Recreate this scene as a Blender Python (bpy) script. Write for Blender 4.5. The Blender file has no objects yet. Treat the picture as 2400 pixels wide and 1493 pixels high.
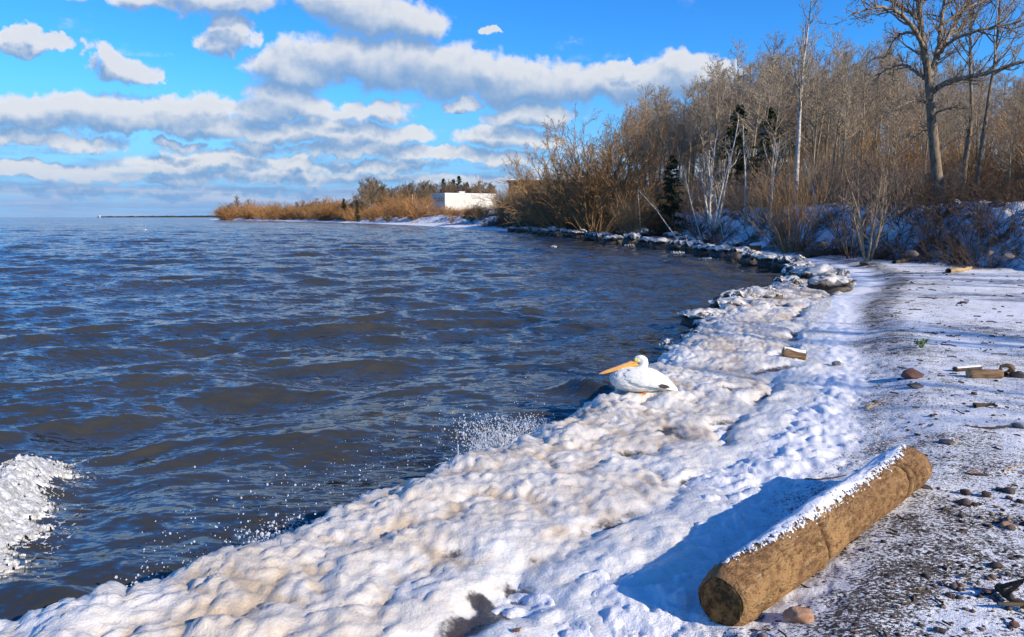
import bpy, math, random
import numpy as np
from mathutils import Vector, Matrix

R = math.radians
sc = bpy.context.scene
col = sc.collection
random.seed(7)

# ------------------------------------------------------------------ camera
CAM_H = 2.30
F = 1745.0                       # focal length in photo pixels (2400 wide)
HORIZON = 509.0                  # photo row of the water horizon
PITCH = math.atan((746.5 - HORIZON) / F)
cam_data = bpy.data.cameras.new('camera')
cam = bpy.data.objects.new('camera', cam_data)
col.objects.link(cam)
cam.location = (0, 0, CAM_H)
cam.rotation_euler = (math.pi / 2 - PITCH, 0, 0)
cam_data.sensor_width = 36.0
cam_data.lens = 36.0 * F / 2400.0
cam_data.clip_start = 0.05
cam_data.clip_end = 60000.0
sc.camera = cam
sc.render.resolution_x, sc.render.resolution_y = 1024, 637

# ------------------------------------------------------------------ sun, exposure
SUN_EL = R(26.0)
SHADOW_DIR = Vector((-0.81, 0.585, 0)).normalized()      # where shadows fall
sun_to = Vector((-SHADOW_DIR.x * math.cos(SUN_EL), -SHADOW_DIR.y * math.cos(SUN_EL), math.sin(SUN_EL)))
sd = bpy.data.lights.new('sun', 'SUN')
sd.energy = 4.4
sd.angle = R(0.5)
sd.color = (1.0, 0.88, 0.72)
sun = bpy.data.objects.new('sun', sd)
col.objects.link(sun)
sun.rotation_euler = sun_to.to_track_quat('Z', 'Y').to_euler()
sun.location = (30, -30, 40)

sc.view_settings.view_transform = 'Standard'
sc.view_settings.look = 'None'
sc.view_settings.exposure = 0.5
sc.view_settings.gamma = 1.0
sc.view_settings.use_curve_mapping = False
sc.cycles.max_bounces = 6
sc.cycles.diffuse_bounces = 3
sc.cycles.glossy_bounces = 3
sc.cycles.transmission_bounces = 4
sc.cycles.transparent_max_bounces = 6
sc.cycles.use_denoising = True

def pix_dir(px, py):
    u, w = (px - 1200.0) / F, (746.5 - py) / F
    c, s = math.cos(PITCH), math.sin(PITCH)
    return np.array([u, c + w * s, -s + w * c])

def pix_plane(px, py, z=0.0):
    d = pix_dir(px, py)
    t = (z - CAM_H) / d[2]
    return np.array([d[0] * t, d[1] * t])

def pix_at(px, py, Y):
    """point on the pixel's ray at world depth y = Y"""
    d = pix_dir(px, py)
    t = Y / d[1]
    return np.array([d[0] * t, Y, CAM_H + d[2] * t])

# ------------------------------------------------------------------ world: Nishita sky with a layer of cumulus
world = bpy.data.worlds.new('World')
sc.world = world
world.use_nodes = True
world.cycles.sampling_method = 'MANUAL'
world.cycles.sample_map_resolution = 256

class NT:
    """small helper round a node tree"""
    def __init__(self, nt): self.nt = nt
    def n(self, t, **kw):
        x = self.nt.nodes.new(t)
        for k, v in kw.items(): setattr(x, k, v)
        return x
    def link(self, a, b): self.nt.links.new(a, b)
    def put(self, sock, v):
        if isinstance(v, bpy.types.NodeSocket): self.link(v, sock)
        elif v is not None: sock.default_value = v
    def math(self, op, a, b=None, c=None, clamp=False):
        x = self.n('ShaderNodeMath', operation=op, use_clamp=clamp)
        self.put(x.inputs[0], a)
        if b is not None: self.put(x.inputs[1], b)
        if c is not None: self.put(x.inputs[2], c)
        return x.outputs[0]
    def vec(self, op, a, b=None, c=None):
        x = self.n('ShaderNodeVectorMath', operation=op)
        self.put(x.inputs[0], a)
        if b is not None: self.put(x.inputs[1], b)
        if c is not None: self.put(x.inputs[2], c)
        return x.outputs['Value'] if op in ('LENGTH', 'DOT_PRODUCT') else x.outputs[0]
    def noise(self, vec, scale, detail=4, rough=0.55, dist=0.0, out='Fac', dims='3D'):
        x = self.n('ShaderNodeTexNoise', noise_dimensions=dims)
        if vec is not None: self.link(vec, x.inputs['Vector'])
        x.inputs['Scale'].default_value = scale
        x.inputs['Detail'].default_value = detail
        x.inputs['Roughness'].default_value = rough
        x.inputs['Distortion'].default_value = dist
        return x.outputs[out]
    def ramp(self, f, lo, hi, smooth=True, a=0.0, b=1.0):
        x = self.n('ShaderNodeMapRange', interpolation_type='SMOOTHSTEP' if smooth else 'LINEAR')
        self.put(x.inputs[0], f)
        for i, v in enumerate((lo, hi, a, b)): self.put(x.inputs[1 + i], v)
        return x.outputs[0]
    def mix(self, f, a, b, blend='MIX'):
        x = self.n('ShaderNodeMix', data_type='RGBA', blend_type=blend)
        self.put(x.inputs[0], f)
        self.put(x.inputs[6], a if isinstance(a, bpy.types.NodeSocket) else (*a, 1)[:4])
        self.put(x.inputs[7], b if isinstance(b, bpy.types.NodeSocket) else (*b, 1)[:4])
        return x.outputs[2]
    def scalev(self, v, s):
        x = self.n('ShaderNodeMapping')
        self.link(v, x.inputs[0]); x.inputs['Scale'].default_value = s
        return x.outputs[0]

def az_el(px, py):
    d = pix_dir(px, py)
    return math.atan2(d[0], d[1]), math.asin(d[2] / np.linalg.norm(d))

# cumulus seen in the photograph: centre and half size in photo pixels
CLOUDS = [
    (330, -6, 170, 28), (520, -14, 150, 34), (560, 10, 70, 16),
    (505, 96, 42, 34), (535, 62, 48, 44),
    (800, -4, 120, 52), (900, 42, 150, 50), (985, 58, 70, 42), (840, 20, 110, 46),
    (52, 106, 56, 30), (125, 108, 46, 20), (60, 88, 28, 22),
    (252, 138, 46, 28), (285, 162, 66, 32), (335, 178, 28, 18),
    (660, 142, 72, 60), (690, 165, 110, 44), (800, 140, 130, 62), (930, 152, 150, 66), (1050, 172, 160, 66),
    (1180, 168, 120, 44), (1250, 196, 170, 56), (1400, 196, 160, 44), (1520, 192, 130, 40), (1600, 168, 80, 44), (1680, 178, 80, 34), (1480, 160, 50, 20),
    (60, 268, 150, 40), (150, 252, 90, 34), (270, 262, 170, 44), (430, 252, 90, 42), (490, 248, 80, 36), (470, 290, 160, 34), (340, 290, 190, 30),
    (640, 262, 90, 28), (690, 240, 95, 48), (730, 255, 70, 34), (890, 262, 80, 24), (820, 275, 60, 18),
    (620, 310, 120, 28), (760, 312, 160, 28), (900, 318, 110, 30), (960, 318, 60, 24),
    (70, 322, 120, 22), (180, 330, 130, 20),
    (1250, 268, 120, 24), (1190, 276, 70, 20), (1150, 318, 78, 30), (1230, 326, 100, 26), (1075, 245, 40, 12),
    (420, 344, 60, 14), (590, 348, 60, 18), (520, 378, 130, 22), (400, 392, 110, 20), (680, 384, 120, 20), (830, 352, 180, 18),
    (1010, 362, 180, 18), (1150, 372, 120, 18), (900, 392, 150, 16), (60, 402, 110, 20), (200, 416, 160, 18), (420, 426, 90, 14), (640, 414, 220, 16),
    (1152, 66, 15, 11),
]
def build_world():
    g = bpy.data.node_groups.new('cloud_density', 'ShaderNodeTree')
    g.interface.new_socket('P', in_out='INPUT', socket_type='NodeSocketVector')
    g.interface.new_socket('D', in_out='OUTPUT', socket_type='NodeSocketFloat')
    g.interface.new_socket('B', in_out='OUTPUT', socket_type='NodeSocketFloat')
    h = NT(g)
    gi, go = h.n('NodeGroupInput'), h.n('NodeGroupOutput')
    P = gi.outputs[0]
    c1 = h.noise(P, 16.0, 3, 0.55, out='Color', dims='2D')
    P2 = h.vec('MULTIPLY_ADD', h.vec('SUBTRACT', c1, (0.5, 0.5, 0.5)), (0.07, 0.036, 0), P)
    c2 = h.noise(P, 60.0, 4, 0.6, out='Color', dims='2D')
    P2 = h.vec('MULTIPLY_ADD', h.vec('SUBTRACT', c2, (0.5, 0.5, 0.5)), (0.028, 0.016, 0), P2)
    m = None
    for (px, py, rx, ry) in CLOUDS:
        a, e = az_el(px, py)
        a1, _ = az_el(px + rx, py)
        _, e1 = az_el(px, py - ry)
        sx, sy = 1 / (a1 - a), 1 / (e1 - e)
        L = h.vec('LENGTH', h.vec('MULTIPLY_ADD', P2, (sx, sy, 0), (-a * sx, -e * sy, 0)))
        m = L if m is None else h.math('SMOOTH_MIN', m, L, 0.22)
    blob = h.math('SUBTRACT', 1.30, h.math('MULTIPLY', m, h.math('MINIMUM', m, 2.0)))
    # far layers: flattened towards the horizon, the same all round
    sep = h.n('ShaderNodeSeparateXYZ'); h.link(P, sep.inputs[0])
    az, el = sep.outputs[0], sep.outputs[1]
    lay = h.n('ShaderNodeCombineXYZ')
    h.put(lay.inputs[0], h.math('MULTIPLY', az, 7.0))
    h.put(lay.inputs[1], h.math('MULTIPLY', h.math('LOGARITHM', h.math('ADD', h.math('MAXIMUM', el, 0.0), 0.02), 2.718), 5.5))
    nz = h.noise(lay.outputs[0], 1.0, 5, 0.55, dims='2D')
    low = h.ramp(el, 0.125, 0.035)
    high = h.ramp(el, 0.34, 0.6)
    cover = h.math('ADD', h.math('MULTIPLY', low, 0.41), h.math('MULTIPLY', high, 0.04))
    layer = h.math('MULTIPLY', h.math('SUBTRACT', h.math('ADD', nz, cover), 0.68), 2.4)
    det = h.math('MULTIPLY', h.math('SUBTRACT', h.noise(P, 36.0, 8, 0.66, dims='2D'), 0.5), 0.95)
    body = h.math('SMOOTH_MAX', blob, layer, 0.15)
    h.link(h.math('ADD', body, det), go.inputs[0]); h.link(h.math('ADD', body, h.math('MULTIPLY', det, 0.45)), go.inputs[1])

    nt = world.node_tree
    w = NT(nt)
    bg = nt.nodes['Background']
    sky = w.n('ShaderNodeTexSky', sky_type='NISHITA')
    sky.sun_disc = False
    sky.sun_elevation = SUN_EL
    sky.sun_rotation = math.atan2(sun_to.x, sun_to.y)
    sky.altitude = 200
    sky.air_density = 1.0; sky.dust_density = 0.3; sky.ozone_density = 2.0
    hs = w.n('ShaderNodeHueSaturation'); hs.inputs['Saturation'].default_value = 1.32
    hs.inputs['Value'].default_value = 1.0
    w.link(sky.outputs[0], hs.inputs['Color'])
    tc = w.n('ShaderNodeTexCoord')
    sp = w.n('ShaderNodeSeparateXYZ'); w.link(tc.outputs['Generated'], sp.inputs[0])
    cb = w.n('ShaderNodeCombineXYZ')
    w.put(cb.inputs[0], w.math('ARCTAN2', sp.outputs[0], sp.outputs[1]))
    el = w.math('ARCSINE', sp.outputs[2])
    w.put(cb.inputs[1], el)
    P = cb.outputs[0]
    g1 = w.n('ShaderNodeGroup'); g1.node_tree = g
    g2 = w.n('ShaderNodeGroup'); g2.node_tree = g
    w.link(P, g1.inputs[0])
    w.link(w.vec('ADD', P, (0.008, 0.018, 0)), g2.inputs[0])
    D, B1, B2 = g1.outputs[0], g1.outputs[1], g2.outputs[1]
    alpha = w.ramp(D, -0.12, 0.78)
    lit = w.ramp(w.math('SUBTRACT', B1, B2), -0.85, 1.0)
    thick = w.ramp(D, 0.2, 1.2)
    lit = w.math('SUBTRACT', lit, w.math('MULTIPLY', thick, 0.16), clamp=True)
    cc = w.mix(lit, (1.15, 2.0, 3.35), (4.45, 4.45, 4.5))
    far = w.ramp(el, 0.075, 0.0)
    cc = w.mix(w.math('MULTIPLY', far, 0.72), cc, (1.2, 2.15, 3.95))
    # the cold, clear air over the lake keeps the sky blue down to the water
    blue = w.mix(1.0, hs.outputs[0], (0.31, 0.73, 1.14), 'MULTIPLY')
    blue = w.mix(w.ramp(el, 0.20, 0.0, True, 0.0, 0.92), blue, (1.3, 2.55, 4.6))
    out = w.mix(w.math('MULTIPLY', alpha, 0.95), blue, cc)
    w.link(out, bg.inputs['Color'])
    bg.inputs['Strength'].default_value = 0.135
build_world()

# ------------------------------------------------------------------ noise in numpy
_rng = np.random.default_rng(11)
_perm = np.concatenate([_rng.permutation(256)] * 3).astype(np.int64)
_grad = _rng.normal(size=(256, 3)); _grad /= np.linalg.norm(_grad, axis=1)[:, None]
def perlin(x, y, z=None):
    x = np.asarray(x, float); y = np.asarray(y, float)
    z = np.zeros_like(x) if z is None else np.asarray(z, float)
    xi, yi, zi = np.floor(x).astype(np.int64), np.floor(y).astype(np.int64), np.floor(z).astype(np.int64)
    xf, yf, zf = x - xi, y - yi, z - zi
    fade = lambda t: t * t * t * (t * (t * 6 - 15) + 10)
    u, v, w = fade(xf), fade(yf), fade(zf)
    xi &= 255; yi &= 255; zi &= 255
    def gr(dx, dy, dz):
        g = _grad[_perm[_perm[_perm[xi + dx] + yi + dy] + zi + dz]]
        return g[..., 0] * (xf - dx) + g[..., 1] * (yf - dy) + g[..., 2] * (zf - dz)
    l = lambda a, b, t: a + t * (b - a)
    return l(l(l(gr(0,0,0), gr(1,0,0), u), l(gr(0,1,0), gr(1,1,0), u), v),
             l(l(gr(0,0,1), gr(1,0,1), u), l(gr(0,1,1), gr(1,1,1), u), v), w) * 1.5
def fbm(x, y, z=None, octv=4, gain=0.5):
    s, a, f = 0.0, 1.0, 1.0
    for i in range(octv):
        s = s + a * perlin(np.asarray(x) * f + 17.3 * i, np.asarray(y) * f - 9.1 * i, None if z is None else np.asarray(z) * f)
        a *= gain; f *= 2.03
    return s
def sstep(a, b, x):
    t = np.clip((np.asarray(x, float) - a) / (b - a), 0, 1)
    return t * t * (3 - 2 * t)

# ------------------------------------------------------------------ object helpers
def mesh_np(name, verts, faces, material=None, smooth=True):
    """verts (n,3); faces: list of arrays, each (m,3) or (m,4)"""
    me = bpy.data.meshes.new(name)
    verts = np.ascontiguousarray(verts, np.float32)
    faces = [np.asarray(f, np.int32) for f in (faces if isinstance(faces, list) else [faces]) if len(f)]
    me.vertices.add(len(verts)); me.vertices.foreach_set('co', verts.ravel())
    loops = np.concatenate([f.ravel() for f in faces])
    sizes = np.concatenate([np.full(len(f), f.shape[1], np.int32) for f in faces])
    starts = np.concatenate([[0], np.cumsum(sizes)[:-1]]).astype(np.int32)
    me.loops.add(len(loops)); me.loops.foreach_set('vertex_index', loops)
    me.polygons.add(len(sizes)); me.polygons.foreach_set('loop_start', starts)
    me.polygons.foreach_set('use_smooth', np.full(len(sizes), smooth, bool))
    if material is not None: me.materials.append(material)
    me.update(calc_edges=True)
    return me
def link(name, me, parent=None):
    o = bpy.data.objects.new(name, me); col.objects.link(o)
    if parent is not None: o.parent = parent
    return o
def tag(o, label=None, cat=None, group=None, kind=None):
    if label: o['label'] = label
    if cat: o['category'] = cat
    if group: o['group'] = group
    if kind: o['kind'] = kind
    return o
def thing(name, label, cat, loc=(0, 0, 0), rz=0.0, group=None):
    o = bpy.data.objects.new(name, None); col.objects.link(o)
    o.location = loc; o.rotation_euler = (0, 0, rz); o.empty_display_size = 0.2
    return tag(o, label, cat, group)
def copy_tree(o, parent=None):
    c = o.copy(); col.objects.link(c)
    if parent is not None: c.parent = parent
    for ch in o.children: copy_tree(ch, c)
    return c
def attr(me, name, arr):
    a = me.attributes.new(name, 'FLOAT', 'POINT')
    a.data.foreach_set('value', np.ascontiguousarray(arr, np.float32))
def grid_faces(n, m, mask=None):
    """quads of an n x m vertex grid; mask (n-1,m-1) keeps cells"""
    i = np.arange(n * m).reshape(n, m)
    q = np.stack([i[:-1, :-1], i[1:, :-1], i[1:, 1:], i[:-1, 1:]], -1)
    return q[mask] if mask is not None else q.reshape(-1, 4)
def compact(v, f):
    used = np.zeros(len(v), bool); used[f.ravel()] = True
    idx = np.cumsum(used) - 1
    return v[used], idx[f], used
class Buf:
    """collects geometry for one mesh"""
    def __init__(self): self.v, self.q, self.t, self.n = [], [], [], 0
    def add(self, v, quads=None, tris=None):
        self.v.append(np.asarray(v, float))
        if quads is not None and len(quads): self.q.append(np.asarray(quads) + self.n)
        if tris is not None and len(tris): self.t.append(np.asarray(tris) + self.n)
        self.n += len(v)
    def mesh(self, name, material, smooth=True):
        fs = []
        if self.q: fs.append(np.concatenate(self.q))
        if self.t: fs.append(np.concatenate(self.t))
        return mesh_np(name, np.concatenate(self.v), fs, material, smooth)
_bm_cache = {}
def ico(sub):
    if sub not in _bm_cache:
        import bmesh
        bm = bmesh.new(); bmesh.ops.create_icosphere(bm, subdivisions=sub, radius=1.0)
        bm.verts.ensure_lookup_table()
        v = np.array([x.co[:] for x in bm.verts]); f = np.array([[y.index for y in x.verts] for x in bm.faces])
        bm.free(); _bm_cache[sub] = (v, f)
    return _bm_cache[sub]
def box(B, lo, hi):
    (a, b, c), (d, e, f) = lo, hi
    v = [(a,b,c),(d,b,c),(d,e,c),(a,e,c),(a,b,f),(d,b,f),(d,e,f),(a,e,f)]
    B.add(v, [(0,3,2,1),(4,5,6,7),(0,1,5,4),(1,2,6,5),(2,3,7,6),(3,0,4,7)])
def norm(v): return v / (np.linalg.norm(v, axis=-1, keepdims=True) + 1e-9)
def tubes(B, pts, rad, k=3, cap=False):
    """pts (m,n,3), rad (m,n): a batch of tubes"""
    m, n, _ = pts.shape
    t = norm(np.gradient(pts, axis=1))
    ref = np.where(np.abs(t[:, :1, 2:3]) < 0.92, np.array([0, 0, 1.0]), np.array([1.0, 0, 0]))
    u = norm(np.cross(t, np.broadcast_to(ref, t.shape))); w = np.cross(t, u)
    a = np.arange(k) * 2 * math.pi / k
    ring = pts[:, :, None] + rad[:, :, None, None] * (np.cos(a)[:, None] * u[:, :, None] + np.sin(a)[:, None] * w[:, :, None])
    j = np.arange(k)
    base = (np.arange(m)[:, None, None] * n + np.arange(n - 1)[None, :, None]) * k
    q = np.stack([base + j, base + (j + 1) % k, base + k + (j + 1) % k, base + k + j], -1).reshape(-1, 4)
    B.add(ring.reshape(-1, 3), q)
    if cap:
        for e, row in ((0, 0), (1, n - 1)):
            for i in range(m):
                c = B.n
                B.add([pts[i, row]])
                b0 = c - (m * n * k) - (e * m + i) + (i * n + row) * k if False else None
    return ring

# ------------------------------------------------------------------ materials
def mat(name, color=(0.5, 0.5, 0.5), rough=0.7, spec=0.3):
    m = bpy.data.materials.new(name); m.use_nodes = True
    b = m.node_tree.nodes['Principled BSDF']
    b.inputs['Base Color'].default_value = (*color, 1)
    b.inputs['Roughness'].default_value = rough
    b.inputs['Specular IOR Level'].default_value = spec
    return m, NT(m.node_tree), b
def bump(h, b, height, strength=0.5, dist=0.02):
    x = h.n('ShaderNodeBump'); x.inputs['Strength'].default_value = strength; x.inputs['Distance'].default_value = dist
    h.link(height, x.inputs['Height']); h.link(x.outputs[0], b.inputs['Normal'])
def objc(h): return h.n('ShaderNodeTexCoord').outputs['Object']
def attrn(h, name):
    x = h.n('ShaderNodeAttribute'); x.attribute_name = name
    return x.outputs['Fac']
def mottled(name, c1, c2, scale, rough=0.75, spec=0.25, detail=5, bstr=0.4, bdist=0.01, stretch=(1, 1, 1), bscale=None, rnd=0.0):
    m, h, b = mat(name, c1, rough, spec)
    v = h.scalev(objc(h), stretch)
    f = h.ramp(h.noise(v, scale, detail, 0.6), 0.34, 0.66)
    c = h.mix(f, c1, c2)
    if rnd:
        oi = h.n('ShaderNodeObjectInfo')
        hsv = h.n('ShaderNodeHueSaturation')
        h.put(hsv.inputs['Value'], h.ramp(oi.outputs['Random'], 0, 1, False, 1 - rnd, 1 + rnd))
        h.link(c, hsv.inputs['Color']); c = hsv.outputs[0]
    h.link(c, b.inputs['Base Color'])
    bump(h, b, h.noise(v, bscale or scale * 2.5, 5, 0.65), bstr, bdist)
    return m

M = {}
def snow_nodes(h):
    v = objc(h)
    return h.mix(h.noise(v, 7, 4), (0.75, 0.755, 0.77), (0.86, 0.855, 0.845))

def make_materials():
    # beach: thin snow over dark gravel; 'snow' is how much of it is covered
    m, h, b = mat('snowy_gravel', rough=0.8, spec=0.2)
    v = objc(h)
    cov = attrn(h, 'snow'); sand = attrn(h, 'sand')
    n1 = h.noise(h.scalev(v, (1.0, 1.5, 1)), 46, 4, 0.7)
    n2 = h.noise(v, 6.0, 4, 0.6)
    n3 = h.noise(v, 0.9, 3, 0.5)
    mixn = h.math('ADD', h.math('MULTIPLY', n1, 0.62), h.math('ADD', h.math('MULTIPLY', n2, 0.23), h.math('MULTIPLY', n3, 0.15)))
    th = h.math('SUBTRACT', 0.735, h.math('MULTIPLY', cov, 0.47))
    f = h.ramp(h.math('SUBTRACT', mixn, th), -0.018, 0.03)
    vor = h.n('ShaderNodeTexVoronoi'); vor.inputs['Scale'].default_value = 48; h.link(v, vor.inputs['Vector'])
    hsv = h.n('ShaderNodeSeparateColor'); h.link(vor.outputs['Color'], hsv.inputs[0])
    grav = h.mix(h.ramp(hsv.outputs[0], 0.2, 0.9), (0.032, 0.028, 0.025), (0.13, 0.105, 0.085))
    litter = h.mix(h.noise(v, 9, 5, 0.7), (0.035, 0.024, 0.015), (0.16, 0.095, 0.05))
    grav = h.mix(sand, grav, litter)
    c = h.mix(f, grav, snow_nodes(h))
    h.link(c, b.inputs['Base Color'])
    hh = h.math('ADD', h.math('MULTIPLY', f, 0.5), h.math('MULTIPLY', h.noise(v, 70, 4, 0.7), 0.7))
    bump(h, b, hh, 0.75, 0.022)
    M['beach'] = m
    # ice shelf
    m, h, b = mat('shore_ice', rough=0.25, spec=0.6)
    v = objc(h)
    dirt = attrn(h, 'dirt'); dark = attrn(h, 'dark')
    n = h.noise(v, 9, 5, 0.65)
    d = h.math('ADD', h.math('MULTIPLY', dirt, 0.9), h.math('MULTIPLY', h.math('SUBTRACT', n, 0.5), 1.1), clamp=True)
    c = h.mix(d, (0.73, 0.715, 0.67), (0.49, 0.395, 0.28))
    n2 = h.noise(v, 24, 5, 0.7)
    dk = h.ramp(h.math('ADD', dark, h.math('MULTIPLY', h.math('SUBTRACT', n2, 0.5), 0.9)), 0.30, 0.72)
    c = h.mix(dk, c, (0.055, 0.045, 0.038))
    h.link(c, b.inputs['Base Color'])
    h.put(b.inputs['Roughness'], h.ramp(n2, 0.35, 0.65, True, 0.10, 0.42))
    hh = h.math('ADD', h.noise(v, 38, 5, 0.6), h.math('MULTIPLY', h.noise(v, 110, 3, 0.6), 0.4))
    bump(h, b, hh, 0.55, 0.016)
    b.inputs['Subsurface Weight'].default_value = 0.0
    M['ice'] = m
    # lake water: silty brown body, sky on top
    m, h, b = mat('lake_water', (0.055, 0.042, 0.024), 0.07, 0.5)
    b.inputs['IOR'].default_value = 1.39
    b.inputs['Specular IOR Level'].default_value = 1.0
    v = objc(h)
    nb = h.noise(v, 0.35, 3)
    h.link(h.mix(nb, (0.028, 0.031, 0.025), (0.056, 0.050, 0.033)), b.inputs['Base Color'])
    # wind ripples: the surface normal itself is tilted, so that they keep their slope out to the horizon
    gust = h.ramp(h.noise(h.scalev(v, (1, 1.6, 1)), 0.16, 3), 0.3, 0.7, True, 0.65, 1.25)
    def slope(scale, st, amp, dist):
        c = h.noise(h.scalev(v, st), scale, 3, 0.55, dist, out='Color')
        return h.vec('MULTIPLY', h.vec('SUBTRACT', c, (0.5, 0.5, 0.5)), amp)
    sl = h.vec('ADD', slope(1.1, (0.45, 1.25, 1), (0.28, 0.52, 0), 0.8), slope(3.4, (0.5, 1.3, 1), (0.55, 1.05, 0), 0.7))
    sl = h.vec('ADD', sl, slope(7.5, (0.45, 1.35, 1), (0.70, 1.45, 0), 0.8))
    sl = h.vec('ADD', sl, slope(22.0, (0.6, 1.2, 1), (0.40, 0.65, 0), 0.3))
    sc_ = h.n('ShaderNodeVectorMath', operation='SCALE'); h.link(sl, sc_.inputs[0]); h.link(gust, sc_.inputs['Scale'])
    geo = h.n('ShaderNodeNewGeometry')
    h.link(h.vec('NORMALIZE', h.vec('ADD', geo.outputs['Normal'], sc_.outputs[0])), b.inputs['Normal'])
    M['water'] = m
    # foam and drops
    m, h, b = mat('foam', (0.44, 0.445, 0.44), 0.38, 0.5)
    v = objc(h); n = h.noise(v, 55, 5, 0.7); n2 = h.noise(v, 14, 4, 0.6)
    f = h.ramp(h.math('ADD', h.math('MULTIPLY', n, .45), h.math('MULTIPLY', n2, .6)), .42, .66)
    h.link(h.mix(f, (0.34, 0.335, 0.31), (0.70, 0.70, 0.68)), b.inputs['Base Color'])
    bump(h, b, n, 0.6, 0.010)
    M['foam'] = m
    m, h, b = mat('water_drops', (0.85, 0.88, 0.92), 0.04, 0.5)
    b.inputs['IOR'].default_value = 1.33
    b.inputs['Transmission Weight'].default_value = 0.75
    M['drops'] = m
    m, h, b = mat('snow', rough=0.75, spec=0.2)
    v = objc(h); h.link(snow_nodes(h), b.inputs['Base Color'])
    bump(h, b, h.noise(v, 60, 5, 0.65), 0.6, 0.012)
    M['snow'] = m
    # bark and twigs
    def bark(name, pale, darkc, band=True, sc_=6.0):
        m, h, b = mat(name, rough=0.8, spec=0.15)
        v = objc(h)
        f = h.noise(h.scalev(v, (2.5, 2.5, 0.9 if band else 0.4)), sc_, 5, 0.7)
        f = h.ramp(f, 0.46, 0.66)
        c = h.mix(f, pale, darkc)
        oi = h.n('ShaderNodeObjectInfo'); hs = h.n('ShaderNodeHueSaturation')
        h.put(hs.inputs['Value'], h.ramp(oi.outputs['Random'], 0, 1, False, 0.78, 1.15))
        h.link(c, hs.inputs['Color']); h.link(hs.outputs[0], b.inputs['Base Color'])
        bump(h, b, h.noise(h.scalev(v, (3, 3, 1)), sc_ * 2, 5, 0.7), 0.7, 0.02)
        return m
    M['aspen_bark'] = bark('aspen_bark', (0.36, 0.29, 0.18), (0.12, 0.09, 0.06))
    M['cottonwood_bark'] = bark('cottonwood_bark', (0.27, 0.21, 0.14), (0.06, 0.045, 0.033), sc_=3.5)
    M['birch_bark'] = bark('birch_bark', (0.74, 0.70, 0.63), (0.25, 0.19, 0.14))
    M['aspen_twig'] = bark('aspen_twigs', (0.43, 0.345, 0.245), (0.25, 0.19, 0.13), False)
    M['pale_twig'] = bark('pale_twigs', (0.36, 0.31, 0.23), (0.17, 0.14, 0.10), False)
    M['far_twig'] = bark('far_tree_twigs', (0.26, 0.19, 0.12), (0.14, 0.10, 0.065), False)
    M['willow_twig'] = bark('willow_twigs', (0.40, 0.25, 0.12), (0.22, 0.135, 0.065), False)
    M['far_willow'] = bark('far_willow_twigs', (0.42, 0.22, 0.085), (0.22, 0.115, 0.05), False)
    M['brush_twig'] = bark('brush_twigs', (0.35, 0.255, 0.175), (0.19, 0.135, 0.09), False)
    M['dark_twig'] = bark('dark_twigs', (0.12, 0.08, 0.05), (0.05, 0.035, 0.025), False)
    M['needles'] = mottled('spruce_needles', (0.035, 0.048, 0.018), (0.07, 0.085, 0.035), 3.0, 0.8, 0.15, bstr=0.0)
    M['rock_dark'] = mottled('dark_rock', (0.05, 0.042, 0.036), (0.12, 0.10, 0.085), 5, 0.7, 0.3, bstr=0.6, bdist=0.02)
    M['rock_red'] = mottled('red_rock', (0.19, 0.085, 0.055), (0.09, 0.045, 0.035), 9, 0.7, 0.3, bstr=0.6, rnd=0.2)
    M['rock_grey'] = mottled('grey_rock', (0.20, 0.20, 0.20), (0.11, 0.11, 0.115), 14, 0.65, 0.3, bstr=0.4)
    M['rock_brown'] = mottled('brown_rock', (0.13, 0.085, 0.06), (0.05, 0.036, 0.03), 12, 0.7, 0.3, bstr=0.6, rnd=0.35)
    M['rock_peach'] = mottled('peach_rock', (0.50, 0.30, 0.17), (0.28, 0.15, 0.09), 18, 0.7, 0.3, bstr=0.6)
    M['drift'] = mottled('driftwood', (0.30, 0.19, 0.10), (0.11, 0.065, 0.035), 9, 0.8, 0.15, stretch=(0.5, 4, 4), bstr=0.8, bdist=0.012)
    M['drift_pale'] = mottled('pale_driftwood', (0.50, 0.37, 0.21), (0.30, 0.19, 0.10), 10, 0.8, 0.15, stretch=(0.6, 4, 4), bstr=0.6)
    M['drift_dark'] = mottled('dark_driftwood', (0.05, 0.035, 0.025), (0.11, 0.08, 0.05), 14, 0.8, 0.2, stretch=(0.6, 4, 4), bstr=0.6)
make_materials()

# ------------------------------------------------------------------ shoreline and terrain
SHORE_PX = [(20,1490),(200,1445),(350,1400),(480,1345),(600,1310),(720,1270),(810,1215),(900,1185),(1030,1140),(1150,1080),
            (1290,1010),(1370,965),(1440,930),(1540,855),(1630,790),(1665,745),(1745,705),(1850,668),(1865,640),(1770,612),
            (1660,590),(1560,578),(1480,569),(1340,556),(1190,541),(1000,529),(800,521.5),(600,516.5),(505,514.6)]
SHORE = np.array([(-40, -46), (-16, -11), (-7.5, 0.4)] + [pix_plane(x, y, .18 if y > 640 else .10 if y > 585 else .05) for x, y in SHORE_PX]
                 + [(-330, 800), (-150, 1300), (300, 2600)])
def chaikin(p, n=2):
    for _ in range(n):
        a, b = p[:-1], p[1:]
        q = np.empty((2 * len(a), p.shape[1])); q[0::2] = .75 * a + .25 * b; q[1::2] = .25 * a + .75 * b
        p = np.vstack([p[:1], q, p[-1:]])
    return p
SHORE_S = chaikin(SHORE, 2)
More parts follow.
